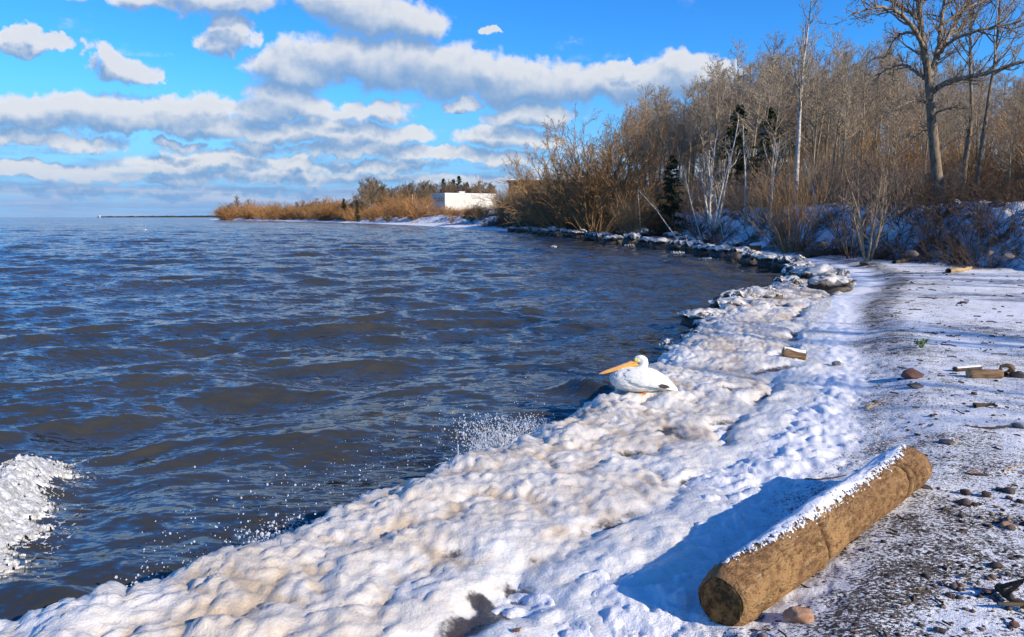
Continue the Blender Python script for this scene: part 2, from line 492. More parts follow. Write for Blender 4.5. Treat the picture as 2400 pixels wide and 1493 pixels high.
def seg_dist(x, y, poly):
    """distance to a polyline, and the nearest position along it (in vertex units)"""
    best = np.full(x.shape, 1e18); par = np.zeros(x.shape)
    for i in range(len(poly) - 1):
        a, b = poly[i], poly[i + 1]
        dx, dy = b - a
        L2 = dx * dx + dy * dy
        t = np.clip(((x - a[0]) * dx + (y - a[1]) * dy) / L2, 0, 1)
        d = (x - a[0] - t * dx) ** 2 + (y - a[1] - t * dy) ** 2
        k = d < best
        best = np.where(k, d, best); par = np.where(k, i + t, par)
    return np.sqrt(best), par
def inside(x, y, poly):
    r = np.zeros(x.shape, bool)
    n = len(poly)
    for i in range(n):
        x1, y1 = poly[i]; x2, y2 = poly[(i + 1) % n]
        if y1 == y2: continue
        c = ((y1 > y) != (y2 > y)) & (x < (x2 - x1) * (y - y1) / (y2 - y1) + x1)
        r ^= c
    return r
LAND_POLY = np.vstack([SHORE_S, [(9000, 2600), (9000, -60), (-40, -60)]])
def shore_sd(x, y):
    d, p = seg_dist(x, y, SHORE_S)
    return np.where(inside(x, y, LAND_POLY), d, -d)
# foot of the bank: x, y, height of the bank, its width, slope of the ground behind
BANK = np.array([(60,-60,2.0,4,.02),(27,-8,2.0,4,.02),(21.5,6,2.0,4,.03),(19,15,2.1,3.8,.03),(17.6,24,2.2,3.6,.04),(16.6,34,2.4,3.8,.05),(15.6,46,2.5,4,.05),(15,60,2.5,4,.05),
                 (14.2,82,2.3,4,.04),(8.5,122,2.2,4,.04),(-6,163,2.0,4,.07),(-18,212,2.0,6,.17),(-40,262,1.8,6,.19),(-72,330,1.5,7,.05),(-120,430,1.2,7,.012),
                 (-178,540,1.0,7,.008),(-252,650,1.0,6,.008),(-315,800,1.0,8,.01),(-100,1300,1,8,.01),(320,2600,1,8,.01)])
BANK_S = chaikin(BANK, 1)
BANK_POLY = np.vstack([BANK_S[:, :2], [(9000, 2600), (9000, -60)]])
def land_z(x, y, full=False):
    x = np.asarray(x, float); y = np.asarray(y, float)
    ds = shore_sd(x, y)
    db, p = seg_dist(x, y, BANK_S[:, :2])
    db = np.where(inside(x, y, BANK_POLY), db, -db)
    i = np.clip(p.astype(int), 0, len(BANK_S) - 2); f = p - i
    par = BANK_S[i, 2:] * (1 - f)[..., None] + BANK_S[i + 1, 2:] * f[..., None]
    bh, bw, sl = par[..., 0], par[..., 1], par[..., 2]
    berm = ds + 0.35 * perlin(x * 0.5, y * 0.5, 3.3 + 0 * x)
    z = np.interp(ds, [-8, -3, -.3, 0, .6, 2.0], [-2.2, -1.0, -.35, -.12, .12, .22])
    z = z + 0.08 * sstep(1.6, 2.3, berm) + 0.15 * sstep(2.4, 3.3, berm) + np.clip(ds - 3, 0, 12) * 0.012
    rough = 0.25 * fbm(x * 0.45, y * 0.45, None, 3)
    z = z + bh * sstep(0, 1, (db + rough * 1.6) / bw) + 5.2 * (1 - np.exp(-sl * np.clip(db - bw, 0, 400) / 5.2))
    z = z + sstep(-1.5, 2.5, db) * (0.24 * fbm(x * 0.9, y * 0.9, None, 3) + 0.13 * fbm(x * 2.7, y * 2.7, None, 3))
    # hill far behind the wood
    if full: return z, ds, db
    return z
def hit(px, py, zf=land_z):
    d = pix_dir(px, py); z = 0.45
    for _ in range(14):
        t = (z - CAM_H) / d[2]
        z = 0.5 * z + 0.5 * float(zf(np.array([d[0] * t]), np.array([d[1] * t]))[0])
    t = (z - CAM_H) / d[2]
    return np.array([d[0] * t, d[1] * t, z])

def fan(az_dense, n_dense, n_coarse, r0, r_dense, ratio, r_far, n_far):
    a0, a1 = az_dense
    a = np.concatenate([np.linspace(a0, a1, n_dense), np.linspace(a1, a0 + 2 * math.pi, n_coarse + 2)[1:-1], [a0 + 2 * math.pi]])
    r = [r0]
    while r[-1] < r_dense: r.append(r[-1] * ratio)
    r = np.concatenate([r, np.geomspace(r[-1], r_far, n_far + 1)[1:]])
    A, Rr = np.meshgrid(a, r, indexing='ij')
    return Rr * np.sin(A), Rr * np.cos(A), A, Rr

def build_land():
    X, Y, A, Rr = fan((R(-40), R(42)), 620, 130, 1.2, 95, 1.0062, 4200, 190)
    # middle disc
    shape = X.shape
    z, ds, db = land_z(X.ravel(), Y.ravel(), True)
    z = z.reshape(shape); ds = ds.reshape(shape); db = db.reshape(shape)
    near = sstep(30, 8, Rr) * sstep(0, .5, ds)
    beach = sstep(0.5, -1, db)
    # wind-packed lumps of snow and trodden gravel
    lump = np.abs(perlin(X * 7, Y * 7)) + 0.5 * np.abs(perlin(X * 17, Y * 17, 2 + 0 * X))
    shelfy = sstep(3.1, 2.2, ds + .35 * perlin(X * .5, Y * .5, 3.3 + 0 * X))
    z = z + near * beach * (0.012 * lump + 0.055 * shelfy * (np.abs(perlin(X * 4.2, Y * 4.2)) + .6 * lump) + 0.02 * fbm(X * 1.4, Y * 1.4, None, 2))
    # snow cover
    cov = np.full(shape, 0.592)
    cov = cov + 0.32 * sstep(2.75, 2.0, ds + .35 * perlin(X * .5, Y * .5, 3.3 + 0 * X)) + 0.10 * fbm(X * 0.55, Y * 0.55, None, 3)
    # bare gravel by the log and along the foot of the shingle, with the berm's shade painted in
    lx, ly = X - 1.78, Y - 3.42
    along, across = lx * .72 + ly * .69, lx * .69 - ly * .72
    cov = cov - 0.22 * np.exp(-(along / .85) ** 2 - ((across - .02) / .24) ** 2)
    cov = cov - 0.06 * np.exp(-((X - 3.6) / 1.2) ** 2 - ((Y - 5.2) / 1.0) ** 2)
    cov = cov - 0.12 * sstep(3.8, 3.2, ds) * sstep(2.7, 3.1, ds) * sstep(9, 12, Y)      # line of shingle on the berm
    bl_ = ds + .35 * perlin(X * .5, Y * .5, 3.3 + 0 * X)
    cov = cov - 0.05 * np.exp(-((bl_ - 2.76) / .22) ** 2) * sstep(4.5, 7.5, Y) * (.6 + .8 * np.clip(.5 + fbm(X * .8, Y * .8, 6 + 0 * X, 2), 0, 1))  # berm strip: thin gravel, plus the slope's shade painted into the snow cover
    bank = sstep(-1.8, 0.3, db)
    bk = 0.60 + 0.24 * fbm(X * .45, Y * .45, 4 + 0 * X, 3) + 0.22 * fbm(X * 1.9, Y * 1.9, 4 + 0 * X, 2) - 0.10 * np.exp(-((db + .3) / 1.2) ** 2)
    wood = 0.14 + 0.12 * fbm(X * .35, Y * .35, 8 + 0 * X, 2)
    farw = sstep(150, 230, Y)
    wood = wood * (1 - farw) + farw * (0.46 + 0.25 * fbm(X * .06, Y * .1, 2 + 0 * X, 3))
    bk = bk * (1 - sstep(3, 7, db)) + wood * sstep(3, 7, db)
    cov = cov * (1 - bank) + bk * bank
    cov = np.where(ds < 1.2, .85, cov)
    keep_v = ds > -9
    kc = keep_v[:-1, :-1] | keep_v[1:, :-1] | keep_v[1:, 1:] | keep_v[:-1, 1:]
    f = grid_faces(*shape, mask=kc)[:, ::-1]
    v = np.stack([X, Y, z], -1).reshape(-1, 3)
    v, f, used = compact(v, f)
    me = mesh_np('beach', v, f, M['beach'])
    attr(me, 'snow', cov.ravel()[used]); attr(me, 'sand', sstep(-.6, .8, db).ravel()[used])
    o = link('beach_and_bank', me); tag(o, kind='structure')
    # ground under the camera
    n = shape[0]
    ring = np.stack([X[:, 0], Y[:, 0], z[:, 0]], -1)
    me = mesh_np('beach_middle', np.vstack([ring, [[0, 0, z[:, 0].mean()]]]), [np.array([(i, (i + 1) % n, n) for i in range(n - 1)])[:, ::-1]], M['beach'])
    attr(me, 'snow', np.full(n + 1, .55)); attr(me, 'sand', np.zeros(n + 1))
    tag(link('beach_underfoot', me), kind='structure')
build_land()

# ------------------------------------------------------------------ ice shelf along the water's edge
def smooth_curve():
    p = SHORE_S
    seg = np.linalg.norm(np.diff(p, axis=0), axis=1); s = np.concatenate([[0], np.cumsum(seg)])
    return p, s
ICE_TOP = {}
def build_ice():
    p, s = smooth_curve()
    i0 = np.argmin(np.linalg.norm(p - np.array([-9.5, -2.4]), axis=1)); i1 = np.argmin(np.linalg.norm(p - SHORE[2 + 22], axis=1))
    S = [s[i0]]
    while S[-1] < s[i1]:
        x = np.interp(S[-1], s, p[:, 0]); y = np.interp(S[-1], s, p[:, 1])
        S.append(S[-1] + max(0.017, 0.0042 * math.hypot(x, y)) * (1 if y > 2.5 else 3))
    S = np.array(S)
    def at(q): return np.stack([np.interp(q, s, p[:, 0]), np.interp(q, s, p[:, 1])], -1)
    h = 0.5
    T = norm(at(S + h) - at(S - h))
    N = np.stack([T[:, 1], -T[:, 0]], -1)                     # inland
    C = at(S)
    prof = np.array([(.34,-.40),(.14,-.20),(-.02,-.04),(-.07,.07),(-.06,.18),(.03,.28),(.16,.35),(.42,.375),(.85,.345),(1.5,.31),(2.0,.31),(2.45,.29),(2.75,.21)])
    pl = np.concatenate([[0], np.cumsum(np.linalg.norm(np.diff(prof, axis=0), axis=1))])
    u = np.concatenate([np.linspace(0, 1.15, 46), np.linspace(1.15, pl[-1], 128)[1:]])
    D = np.interp(u, pl, prof[:, 0]); Z = np.interp(u, pl, prof[:, 1])
    # smooth profile normal
    dn = np.gradient(D, u); dz = np.gradient(Z, u)
    k = np.ones(9) / 9
    pn = np.stack([-dz, dn], -1); pn = np.stack([np.convolve(np.pad(pn[:, i], 4, 'edge'), k, 'valid') for i in (0, 1)], -1); pn = norm(pn)
    wob = 0.16 * perlin(C[:, 0] * 1.1, C[:, 1] * 1.1) + 0.09 * perlin(C[:, 0] * 2.7, C[:, 1] * 2.7, 5 + 0 * S) + 0.05 * np.abs(perlin(C[:, 0] * 6, C[:, 1] * 6))
    hgt = 1 + 0.30 * perlin(C[:, 0] * .8, C[:, 1] * .8, 9 + 0 * S)
    farS = sstep(12, 24, C[:, 1])
    fade = sstep(2.6, 0.6, D)[None]
    Dd = D[None] + wob[:, None] * fade * (1 + farS[:, None])
    wid = (1 - 0.35 * farS)[:, None]
    Dd = np.where(Dd > .5, .5 + (Dd - .5) * wid, Dd)
    XY = C[:, None] + N[:, None] * Dd[..., None]
    X, Y = XY[..., 0], XY[..., 1]
    zz = np.broadcast_to(Z[None], X.shape).copy()
    zz = np.where(zz > .05, .05 + (zz - .05) * hgt[:, None], zz)
    # rounded lumps, laid down by freezing spray
    def bil(sx, o): return np.abs(perlin(X * sx + 3 * o, Y * sx - 2 * o, zz * sx + o))
    wx, wy = X + .10 * perlin(X * 3, Y * 3), Y + .10 * perlin(X * 3, Y * 3, 7 + 0 * X)
    b1 = np.abs(perlin(wx * 1.9, wy * 1.9, zz * 1.6)); b2 = np.abs(perlin(wx * 4.3, wy * 4.3, zz * 4 + 3)); b3 = bil(10.5, 2); b4 = bil(23, 4)
    amp = np.interp(u, [0, .35, .6, 1.3, 2.4, pl[-1]], [.2, .7, 1, 1, .62, .25])[None]
    nearf = sstep(40, 9, np.hypot(X, Y))
    lump = amp * ((0.085 + .05 * np.clip(perlin(X * .6, Y * .6, 2 + 0 * X) + .3, 0, 1)) * (b1 - .22) + (.02 + .075 * sstep(-.3, .3, perlin(X * .8, Y * .8, 15 + 0 * X))) * (b2 - .22) + (0.046 * (b3 - .2) + 0.019 * (b4 - .2)) * nearf)
    lump = lump * (1 + .7 * farS[:, None])
    # trough between the spray ice and the snow behind it
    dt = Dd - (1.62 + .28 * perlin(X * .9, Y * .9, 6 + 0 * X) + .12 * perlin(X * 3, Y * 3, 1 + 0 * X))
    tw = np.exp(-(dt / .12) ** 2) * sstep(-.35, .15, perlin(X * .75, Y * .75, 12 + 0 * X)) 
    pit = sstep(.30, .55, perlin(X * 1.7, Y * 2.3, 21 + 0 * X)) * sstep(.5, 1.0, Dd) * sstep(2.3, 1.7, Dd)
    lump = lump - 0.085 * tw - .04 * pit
    V = np.stack([X + N[:, None, 0] * pn[None, :, 0] * lump, Y + N[:, None, 1] * pn[None, :, 0] * lump, zz + pn[None, :, 1] * lump], -1)
    f = grid_faces(*X.shape)[:, ::-1]
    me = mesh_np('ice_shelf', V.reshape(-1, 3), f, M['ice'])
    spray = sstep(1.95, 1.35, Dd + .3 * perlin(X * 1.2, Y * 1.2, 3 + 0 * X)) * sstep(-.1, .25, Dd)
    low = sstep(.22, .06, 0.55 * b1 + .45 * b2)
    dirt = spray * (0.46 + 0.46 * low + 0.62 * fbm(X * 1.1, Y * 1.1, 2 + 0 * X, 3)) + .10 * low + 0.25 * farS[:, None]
    dark = 0.85 * tw * sstep(-.3, .2, perlin(X * 5, Y * 5)) + .62 * pit + 0.75 * sstep(.16, .0, zz) * sstep(9, 14, Y) + .25 * low * spray  # low front past the pelican: wet rock, with its shade painted in
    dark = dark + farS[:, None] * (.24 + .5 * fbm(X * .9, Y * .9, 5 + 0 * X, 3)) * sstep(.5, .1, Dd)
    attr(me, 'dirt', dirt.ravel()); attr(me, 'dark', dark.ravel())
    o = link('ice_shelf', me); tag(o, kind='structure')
    ICE_TOP['v'] = V[:, 40:].reshape(-1, 3)[::2]
build_ice()
def top_z(x, y):
    """highest of the beach and the ice at a point"""
    x = np.atleast_1d(np.asarray(x, float)); y = np.atleast_1d(np.asarray(y, float))
    z = land_z(x, y)
    V = ICE_TOP['v']
    for i in range(len(x)):
        k = (np.abs(V[:, 0] - x[i]) < .05) & (np.abs(V[:, 1] - y[i]) < .05)
        if k.any(): z[i] = max(z[i], np.median(V[k, 2]))
    return z

# ------------------------------------------------------------------ water
_w = np.random.default_rng(5)
NW = 76
W_L = np.geomspace(0.22, 7.0, NW)
W_TH = math.atan2(-0.90, 0.42) + _w.normal(0, 0.42, NW)
W_K = 2 * math.pi / W_L
W_A = W_L / (2 * math.pi) * np.interp(np.log(W_L), np.log([.28, .8, 2.5, 7.5]), [.040, .042, .034, .020]) * _w.uniform(.6, 1.35, NW)
W_P = _w.uniform(0, 2 * math.pi, NW)
BRK0, BRK1 = pix_plane(95, 1062, .15), pix_plane(-110, 1300, .15)      # crest of the breaking wave
def breaker(x, y):
    d = BRK1 - BRK0; L = np.linalg.norm(d); d = d / L; n = np.array([-d[1], d[0]])
    if n[0] < 0: n = -n                                                # towards the shore
    rx, ry = x - BRK0[0], y - BRK0[1]
    a, c = rx * d[0] + ry * d[1], rx * n[0] + ry * n[1]
    return a, c, L
def water_z(x, y, spacing, gx=True):
    z = np.zeros_like(x); dx = np.zeros_like(x); dy = np.zeros_like(x)
    grp = 1 + 0.55 * fbm(x * .16, y * .16, None, 2)
    for i in range(NW):
        fx, fy = math.cos(W_TH[i]), math.sin(W_TH[i])
        at = np.clip((W_L[i] / spacing - 2.0) / 2.5, 0, 1) * (grp if W_L[i] < 2.2 else 1)
        ph = W_K[i] * (x * fx + y * fy) + W_P[i] + (1.2 * perlin(x * .35 / W_L[i] ** .5, y * .35 / W_L[i] ** .5, i * 1.7 + 0 * x))
        a = W_A[i] * at
        z += a * np.cos(ph); 
        if gx: dx -= .75 * a * fx * np.sin(ph); dy -= .75 * a * fy * np.sin(ph)
    return z, dx, dy
def build_water():
    X, Y, A, Rr = fan((R(-40), R(24)), 460, 70, 2.2, 330, 1.0050, 30000, 90)
    shape = X.shape
    sdv = shore_sd(X.ravel(), Y.ravel()).reshape(shape)
    sp = np.maximum(Rr * .005, Rr * R(64) / 460)
    sp = np.where((A > R(-40)) & (A < R(24)), sp, Rr * .07)
    z = np.zeros(shape); dx = np.zeros(shape); dy = np.zeros(shape)
    k = (sdv < .8) & (Rr < 500)
    zz, ddx, ddy = water_z(X[k], Y[k], sp[k])
    shoal = 0.40 + 0.60 * sstep(.2, -3.5, sdv[k])
    z[k] = zz * shoal; dx[k] = ddx * shoal; dy[k] = ddy * shoal
    a, c, L = breaker(X, Y)
    env = sstep(-.5, .35, a) * sstep(L + 1, L - .5, a)
    z += env * (0.24 * np.exp(-((c + .10) / np.where(c < -.1, .42, .20)) ** 2) - 0.06 * np.exp(-((c - .55) / .35) ** 2))
    # small swell that is just meeting the ice below the pelican
    q = pix_plane(1395, 925, 0.0)
    z += 0.20 * np.exp(-(((X - q[0] + .1) * .8 + (Y - q[1]) * .6) / .22) ** 2 - (((X - q[0]) * -.6 + (Y - q[1]) * .8) / .55) ** 2)
    q = pix_plane(110, 1420, 0.0)
    z += 0.16 * np.exp(-(((X - q[0]) * .25 + (Y - q[1]) * .97) / .16) ** 2 - (((X - q[0]) * .97 - (Y - q[1]) * .25) / .6) ** 2)
    keep = sdv < 1.0
    kc = keep[:-1, :-1] | keep[1:, :-1] | keep[1:, 1:] | keep[:-1, 1:]
    f = grid_faces(*shape, mask=kc)[:, ::-1]
    v, f, _ = compact(np.stack([X + dx, Y + dy, z], -1).reshape(-1, 3), f)
    me = mesh_np('lake', v, f, M['water'])
    tag(link('lake_water', me), kind='structure')
build_water()

# ------------------------------------------------------------------ bare trees, shrubs and spruces
def grow(rng, o, d, L, r0, r1, n, wander, up=0.0, droop=0.0):
    """a batch of branches: origins, directions, lengths -> points (m,n+1,3), radii (m,n+1)"""
    m = len(o)
    pts = np.zeros((m, n + 1, 3)); pts[:, 0] = o
    d = norm(np.array(d, float))
    for i in range(n):
        d = norm(d + rng.normal(0, wander, (m, 3)) + np.array([0, 0, up - droop * i]))
        pts[:, i + 1] = pts[:, i] + d * (np.asarray(L) / n)[:, None]
    f = np.linspace(0, 1, n + 1)[None]
    rad = np.asarray(r0)[:, None] * (1 - f) + np.asarray(r1)[:, None] * f
    return pts, rad
def children(rng, pts, rad, c, t0, t1, ang, lr, Lp, taper=0.6, az=None):
    """c children on every branch: origin, direction, length, radius"""
    m, n1, _ = pts.shape
    n = n1 - 1
    t = (t0 + (t1 - t0) * (np.arange(c)[None] + rng.uniform(0, 1, (m, c))) / c)
    x = np.clip(t * n, 0, n - 1e-4); i = x.astype(int); f = (x - i)[..., None]
    mi = np.arange(m)[:, None]
    a, b = pts[mi, i], pts[mi, i + 1]
    o = a * (1 - f) + b * f
    tang = norm(b - a)
    r = rad[mi, i] * (1 - f[..., 0]) + rad[mi, i + 1] * f[..., 0]
    rnd = rng.normal(size=tang.shape); perp = norm(rnd - (rnd * tang).sum(-1, keepdims=True) * tang)
    A = np.radians(rng.normal(ang, ang * .22, (m, c)))[..., None]
    d = tang * np.cos(A) + perp * np.sin(A)
    L = np.asarray(Lp)[:, None] * lr * (1 - taper * (t - t0) / max(1e-6, t1 - t0)) * rng.uniform(.6, 1.3, (m, c))
    return o.reshape(-1, 3), d.reshape(-1, 3), L.ravel(), r.ravel(), t.ravel()
def tree_parts(seed, H, r, crown0, n1, l1, ang1, up1, counts=(6, 4), twig=.009, wander=.06, lean=(0, 0), trunk_r1=.02, stems=1, spread=0.0, droop=0.0, limbs_trunk=False):
    rng = np.random.default_rng(seed)
    T, C = Buf(), Buf()
    o = np.zeros((stems, 3)); o[:, 2] = -0.3
    if stems > 1:
        a = np.arange(stems) * 2 * math.pi / stems + rng.uniform(-.5, .5, stems)
        o[:, 0], o[:, 1] = .12 * np.cos(a) * r * 6, .12 * np.sin(a) * r * 6
        d = np.stack([np.cos(a) * spread, np.sin(a) * spread, np.ones(stems)], -1)
        L = H * rng.uniform(.7, 1.05, stems)
    else:
        d = np.array([[lean[0], lean[1], 1.0]]); L = np.array([H + .3])
    p, rd = grow(rng, o, d, L, np.full(stems, r), np.full(stems, trunk_r1), 12, wander * .55, .03)
    if stems == 1:
        rd[:, 0] *= 1.6; rd[:, 1] *= 1.08
    tubes(T, p, rd, 8)
    o, d, L1, r1, t = children(rng, p, rd, n1, crown0, .985, ang1, 1, np.full(stems, l1), .70)
    r1 = np.minimum(r1 * .62, .014 + L1 * .017)
    p1, rd1 = grow(rng, o, d, L1, r1, np.full(len(o), twig), 6, wander * 2.2, up1, droop)
    tubes(T if limbs_trunk else C, p1, rd1, 4)
    Pp, Rp, Lp = p1, rd1, L1
    for lv, c in enumerate(counts):
        o, d, Lc, rc, t = children(rng, Pp, Rp, c, .18, 1.0, 42, .48, Lp, .5)
        rc = np.minimum(rc * .7, twig * 1.5)
        n = 4 if lv == 0 else 3
        Pp, Rp = grow(rng, o, d, Lc, rc, np.full(len(o), twig * .7), n, wander * 2.6, up1 * .8, droop)
        tubes(C, Pp, Rp, 3); Lp = Lc
    return T, C
def shrub_parts(seed, H, stems, spread, r, counts=(7, 4), twig=.007, wander=.09, up=.05, base=.5, lr=.42):
    rng = np.random.default_rng(seed)
    C = Buf()
    a = rng.uniform(0, 2 * math.pi, stems); q = np.sqrt(rng.uniform(0, 1, stems))
    o = np.stack([np.cos(a) * q * base, np.sin(a) * q * base, np.full(stems, -.25)], -1)
    d = np.stack([np.cos(a) * q * spread, np.sin(a) * q * spread, np.ones(stems)], -1) + rng.normal(0, .12, (stems, 3))
    L = H * rng.uniform(.55, 1.08, stems) * (1 + .12 * q)
    p, rd = grow(rng, o, d, L, np.full(stems, r), np.full(stems, twig), 7, wander, up)
    tubes(C, p, rd, 4)
    Pp, Rp, Lp = p, rd, L
    for lv, c in enumerate(counts):
        o, d, Lc, rc, t = children(rng, Pp, Rp, c, .22, 1.0, 32, lr, Lp, .45)
        Pp, Rp = grow(rng, o, d, Lc, np.minimum(rc * .75, twig * 1.6), np.full(len(o), twig * .7), 4 if lv == 0 else 3, wander * 1.3, up * 1.3)
        tubes(C, Pp, Rp, 3); Lp = Lc
    return C
def spruce_parts(seed, H, rmax, bare=.06, ragged=.25):
    rng = np.random.default_rng(seed)
    T, C = Buf(), Buf()
    p, rd = grow(rng, np.array([[0, 0, -.3]]), [[0, 0, 1]], np.array([H + .3]), np.array([.012 * H + .03]), np.array([.01]), 8, .01)
    tubes(T, p, rd, 7)
    nb = int(34 + H * 13)
    t = np.sort(rng.uniform(bare, .99, nb))
    a = rng.uniform(0, 2 * math.pi, nb)
    L = rmax * (1 - t) ** .85 * rng.uniform(1 - ragged * 1.6, 1 + ragged, nb) + .10
    o = np.stack([0 * t, 0 * t, t * H], -1)
    d = np.stack([np.cos(a), np.sin(a), .15 + .35 * t], -1)
    bp, br = grow(rng, o, d, L, np.full(nb, .018), np.full(nb, .006), 5, .05, 0, .07)
    tubes(C, bp, br, 3)
    # sprays of needles: little blades standing off each branch
    K = 46
    tt = rng.uniform(.12, 1.0, (nb, K)); x = np.clip(tt * 5, 0, 4.999); i = x.astype(int); f = (x - i)[..., None]
    mi = np.arange(nb)[:, None]
    c = (bp[mi, i] * (1 - f) + bp[mi, i + 1] * f).reshape(-1, 3)
    dd = norm((bp[mi, i + 1] - bp[mi, i])).reshape(-1, 3)
    rn = norm(rng.normal(size=c.shape) + np.array([0, 0, -.25]))
    s = (0.16 + .05 * H / 6) * rng.uniform(.6, 1.3, len(c))[:, None]
    tip = c + norm(dd * .8 + rn * .9) * s
    sd_ = norm(np.cross(tip - c, rng.normal(size=c.shape))) * s * .20
    v = np.stack([c - sd_ * .6, c + sd_ * .6, tip + sd_ * .5, tip - sd_ * .5], 1).reshape(-1, 3)
    C.add(v, np.arange(len(v)).reshape(-1, 4))
    return T, C

def proto_tree(name, TC, tm, cm, loc=(0, 0, 0), label='', cat='tree', group=None):
    t = thing(name, label, cat, loc, 0, group)
    T, C = TC
    link('trunk', T.mesh('trunk', M[tm]), t)
    link('crown', C.mesh('crown', M[cm]), t)
    return t
def proto_shrub(name, C, cm, loc=(0, 0, 0), label='', cat='shrub', group=None):
    t = link(name, C.mesh(name, M[cm])); t.location = loc
    return tag(t, label, cat, group)

class Placer:
    """puts the prototypes themselves first, then copies of them"""
    def __init__(self, protos): self.p = protos; self.used = [False] * len(protos)
    def put(self, i, loc, rz, s, label, group=None, sz=None, tilt=(0, 0)):
        i %= len(self.p)
        o = self.p[i] if not self.used[i] else copy_tree(self.p[i])
        self.used[i] = True
        o.location = loc; o.rotation_euler = (tilt[0], tilt[1], rz); o.scale = (s, s, s if sz is None else sz)
        o['label'] = label
        if group: o['group'] = group
        elif 'group' in o: del o['group']
        return o

aspens = Placer([proto_tree('aspen_tree', tree_parts(20 + i, [13.2, 14.2, 12.2, 13.6, 12.8, 14.6][i], .10 + .012 * i, [.42, .5, .36, .46, .4, .55][i], 30, 3.3, 52, .085, (8, 5), .0135), 'aspen_bark', 'aspen_twig') for i in range(6)])
bushes = Placer([proto_shrub('willow_shrub', shrub_parts(50 + i, 4.2, 34, [.75, .55, .95][i], .03, (8, 4), .009), 'willow_twig') for i in range(3)])
brush = Placer([proto_shrub('brush_shrub', shrub_parts(60 + i, 2.6, 42, [.8, .6, 1.0, .7][i], .014, (6, 4), .006, .12, .03, 1.0), 'brush_twig', cat='shrub') for i in range(4)])
dbrush = Placer([proto_shrub('bank_shrub', shrub_parts(70 + i, 1.5, 30, [1.1, .9, 1.3][i], .011, (5, 3), .0055, .16, 0.0, .6), 'dark_twig', cat='shrub') for i in range(3)])
fwill = Placer([proto_shrub('orange_willow_shrub', shrub_parts(80 + i, 5.0, 34, [1.3, 1.1, 1.6][i], .06, (7, 5), .024, .14, .02, .5, .5), 'far_willow', cat='shrub') for i in range(3)])
ftree = Placer([proto_tree('bare_tree', tree_parts(90 + i, 12.5, .17, [.25, .3, .2][i], 30, 5.0, 46, .10, (8, 5), .05, wander=.08), 'dark_twig', 'far_twig') for i in range(3)])
spruces = Placer([proto_tree('spruce_tree', spruce_parts(100 + i, [6.5, 7.5][i], [1.7, 2.1][i], .04), 'dark_twig', 'needles') for i in range(2)])

rw = np.random.default_rng(77)
def lz(x, y): return float(land_z(np.array([x]), np.array([y]))[0])
def bank_sd(x, y):
    x, y = np.atleast_1d(x), np.atleast_1d(y)
    db, p = seg_dist(x, y, BANK_S[:, :2])
    return np.where(inside(x, y, BANK_POLY), db, -db)
def scatter(n, box_, cond, dmin, rng, tries=60000):
    out = []
    P = np.stack([rng.uniform(box_[0], box_[1], tries), rng.uniform(box_[2], box_[3], tries)], -1)
    ok = cond(P[:, 0], P[:, 1])
    for q in P[ok]:
        if all((q[0] - a) ** 2 + (q[1] - b) ** 2 > dmin ** 2 for a, b in out):
            out.append((q[0], q[1]))
            if len(out) >= n: break
    return out
def px_of(x, y): return 1200 + F * x / y
def zone(px, rows):      # where along the shore a thing stands, by its landmark
    for lim, text in rows:
        if px < lim: return text
    return rows[-1][1]
WOOD = [(1560, 'behind the big brown willow'), (1640, 'behind the small dark spruce'), (1735, 'behind the white birch clump'), (1830, 'behind the ragged dark spruces'), (1900, 'right behind the tall pale aspen'),
        (2000, 'right of the tall pale aspen'), (2100, 'midway between tall aspen and cottonwood'), (2190, 'just left of the cottonwood'), (2300, 'behind cottonwood and poplars'), (9999, 'at the right edge of the picture')]
BANKZ = [(1300, 'below the leaning willow'), (1460, 'below the big willow'), (1560, 'by the round brown shrub'), (1700, 'below the white birch clump'), (1830, 'below the ragged spruces'), (1960, 'below the tall pale aspen'),
         (2120, 'behind the slender grey stems'), (2250, 'below the cottonwood'), (9999, 'near the right edge')]
FARZ = [(600, 'at the tip of the far point'), (700, 'right of the tip of the far point'), (800, 'midway along the far point'), (880, 'around the lone spruce on the far shore'), (980, 'left of the long white building'), (9999, 'on the slope below the white building')]

# the aspen wood along the bank
G = 'bare aspens of the wood along the bank'
spots = scatter(265, (16, 62, 33, 132), lambda x, y: (bank_sd(x, y) > 3.5) & (px_of(x, y) > 1405) & (px_of(x, y) < 2560) & (bank_sd(x, y) < 42), 1.9, rw)
for k, (x, y) in enumerate(spots):
    px = px_of(x, y); z = lz(x, y)
    top = np.interp(px, [1400, 1500, 1600, 1720, 1850, 2100, 2250, 2560], [300, 250, 205, 155, 135, 150, 185, 190]) + rw.uniform(-12, 90) * (1 if k % 3 else .3)
    H = np.clip(2.3 + (509 - top) / F * y - z, 3.5, 17)
    hs = H / 13.2
    aspens.put(k, (x, y, z), rw.uniform(0, 6.28), hs, ('front' if bank_sd(x, y)[0] < 12 else 'rear') + ' row ' + ('tall' if H > 9 else 'short') + ' bare aspen ' + zone(px, WOOD), G, tilt=(rw.normal(0, .03), rw.normal(0, .03)))
G = 'reddish brown brush under the aspens'
spots = scatter(190, (15, 60, 31, 130), lambda x, y: (bank_sd(x, y) > 2.2) & (px_of(x, y) > 1380) & (px_of(x, y) < 2560) & (bank_sd(x, y) < 30), 1.5, rw)
for k, (x, y) in enumerate(spots):
    brush.put(k, (x, y, lz(x, y)), rw.uniform(0, 6.28), rw.uniform(.8, 1.5), ('front' if bank_sd(x, y)[0] < 9 else 'rear') + ' reddish brown brush in the wood, ' + zone(px_of(x, y), WOOD), G)
G = 'tall brown shrubs among the aspens'
spots = scatter(130, (16, 75, 34, 135), lambda x, y: (bank_sd(x, y) > 6) & (px_of(x, y) > 1400) & (px_of(x, y) < 2560) & (bank_sd(x, y) < 55), 2.2, rw)
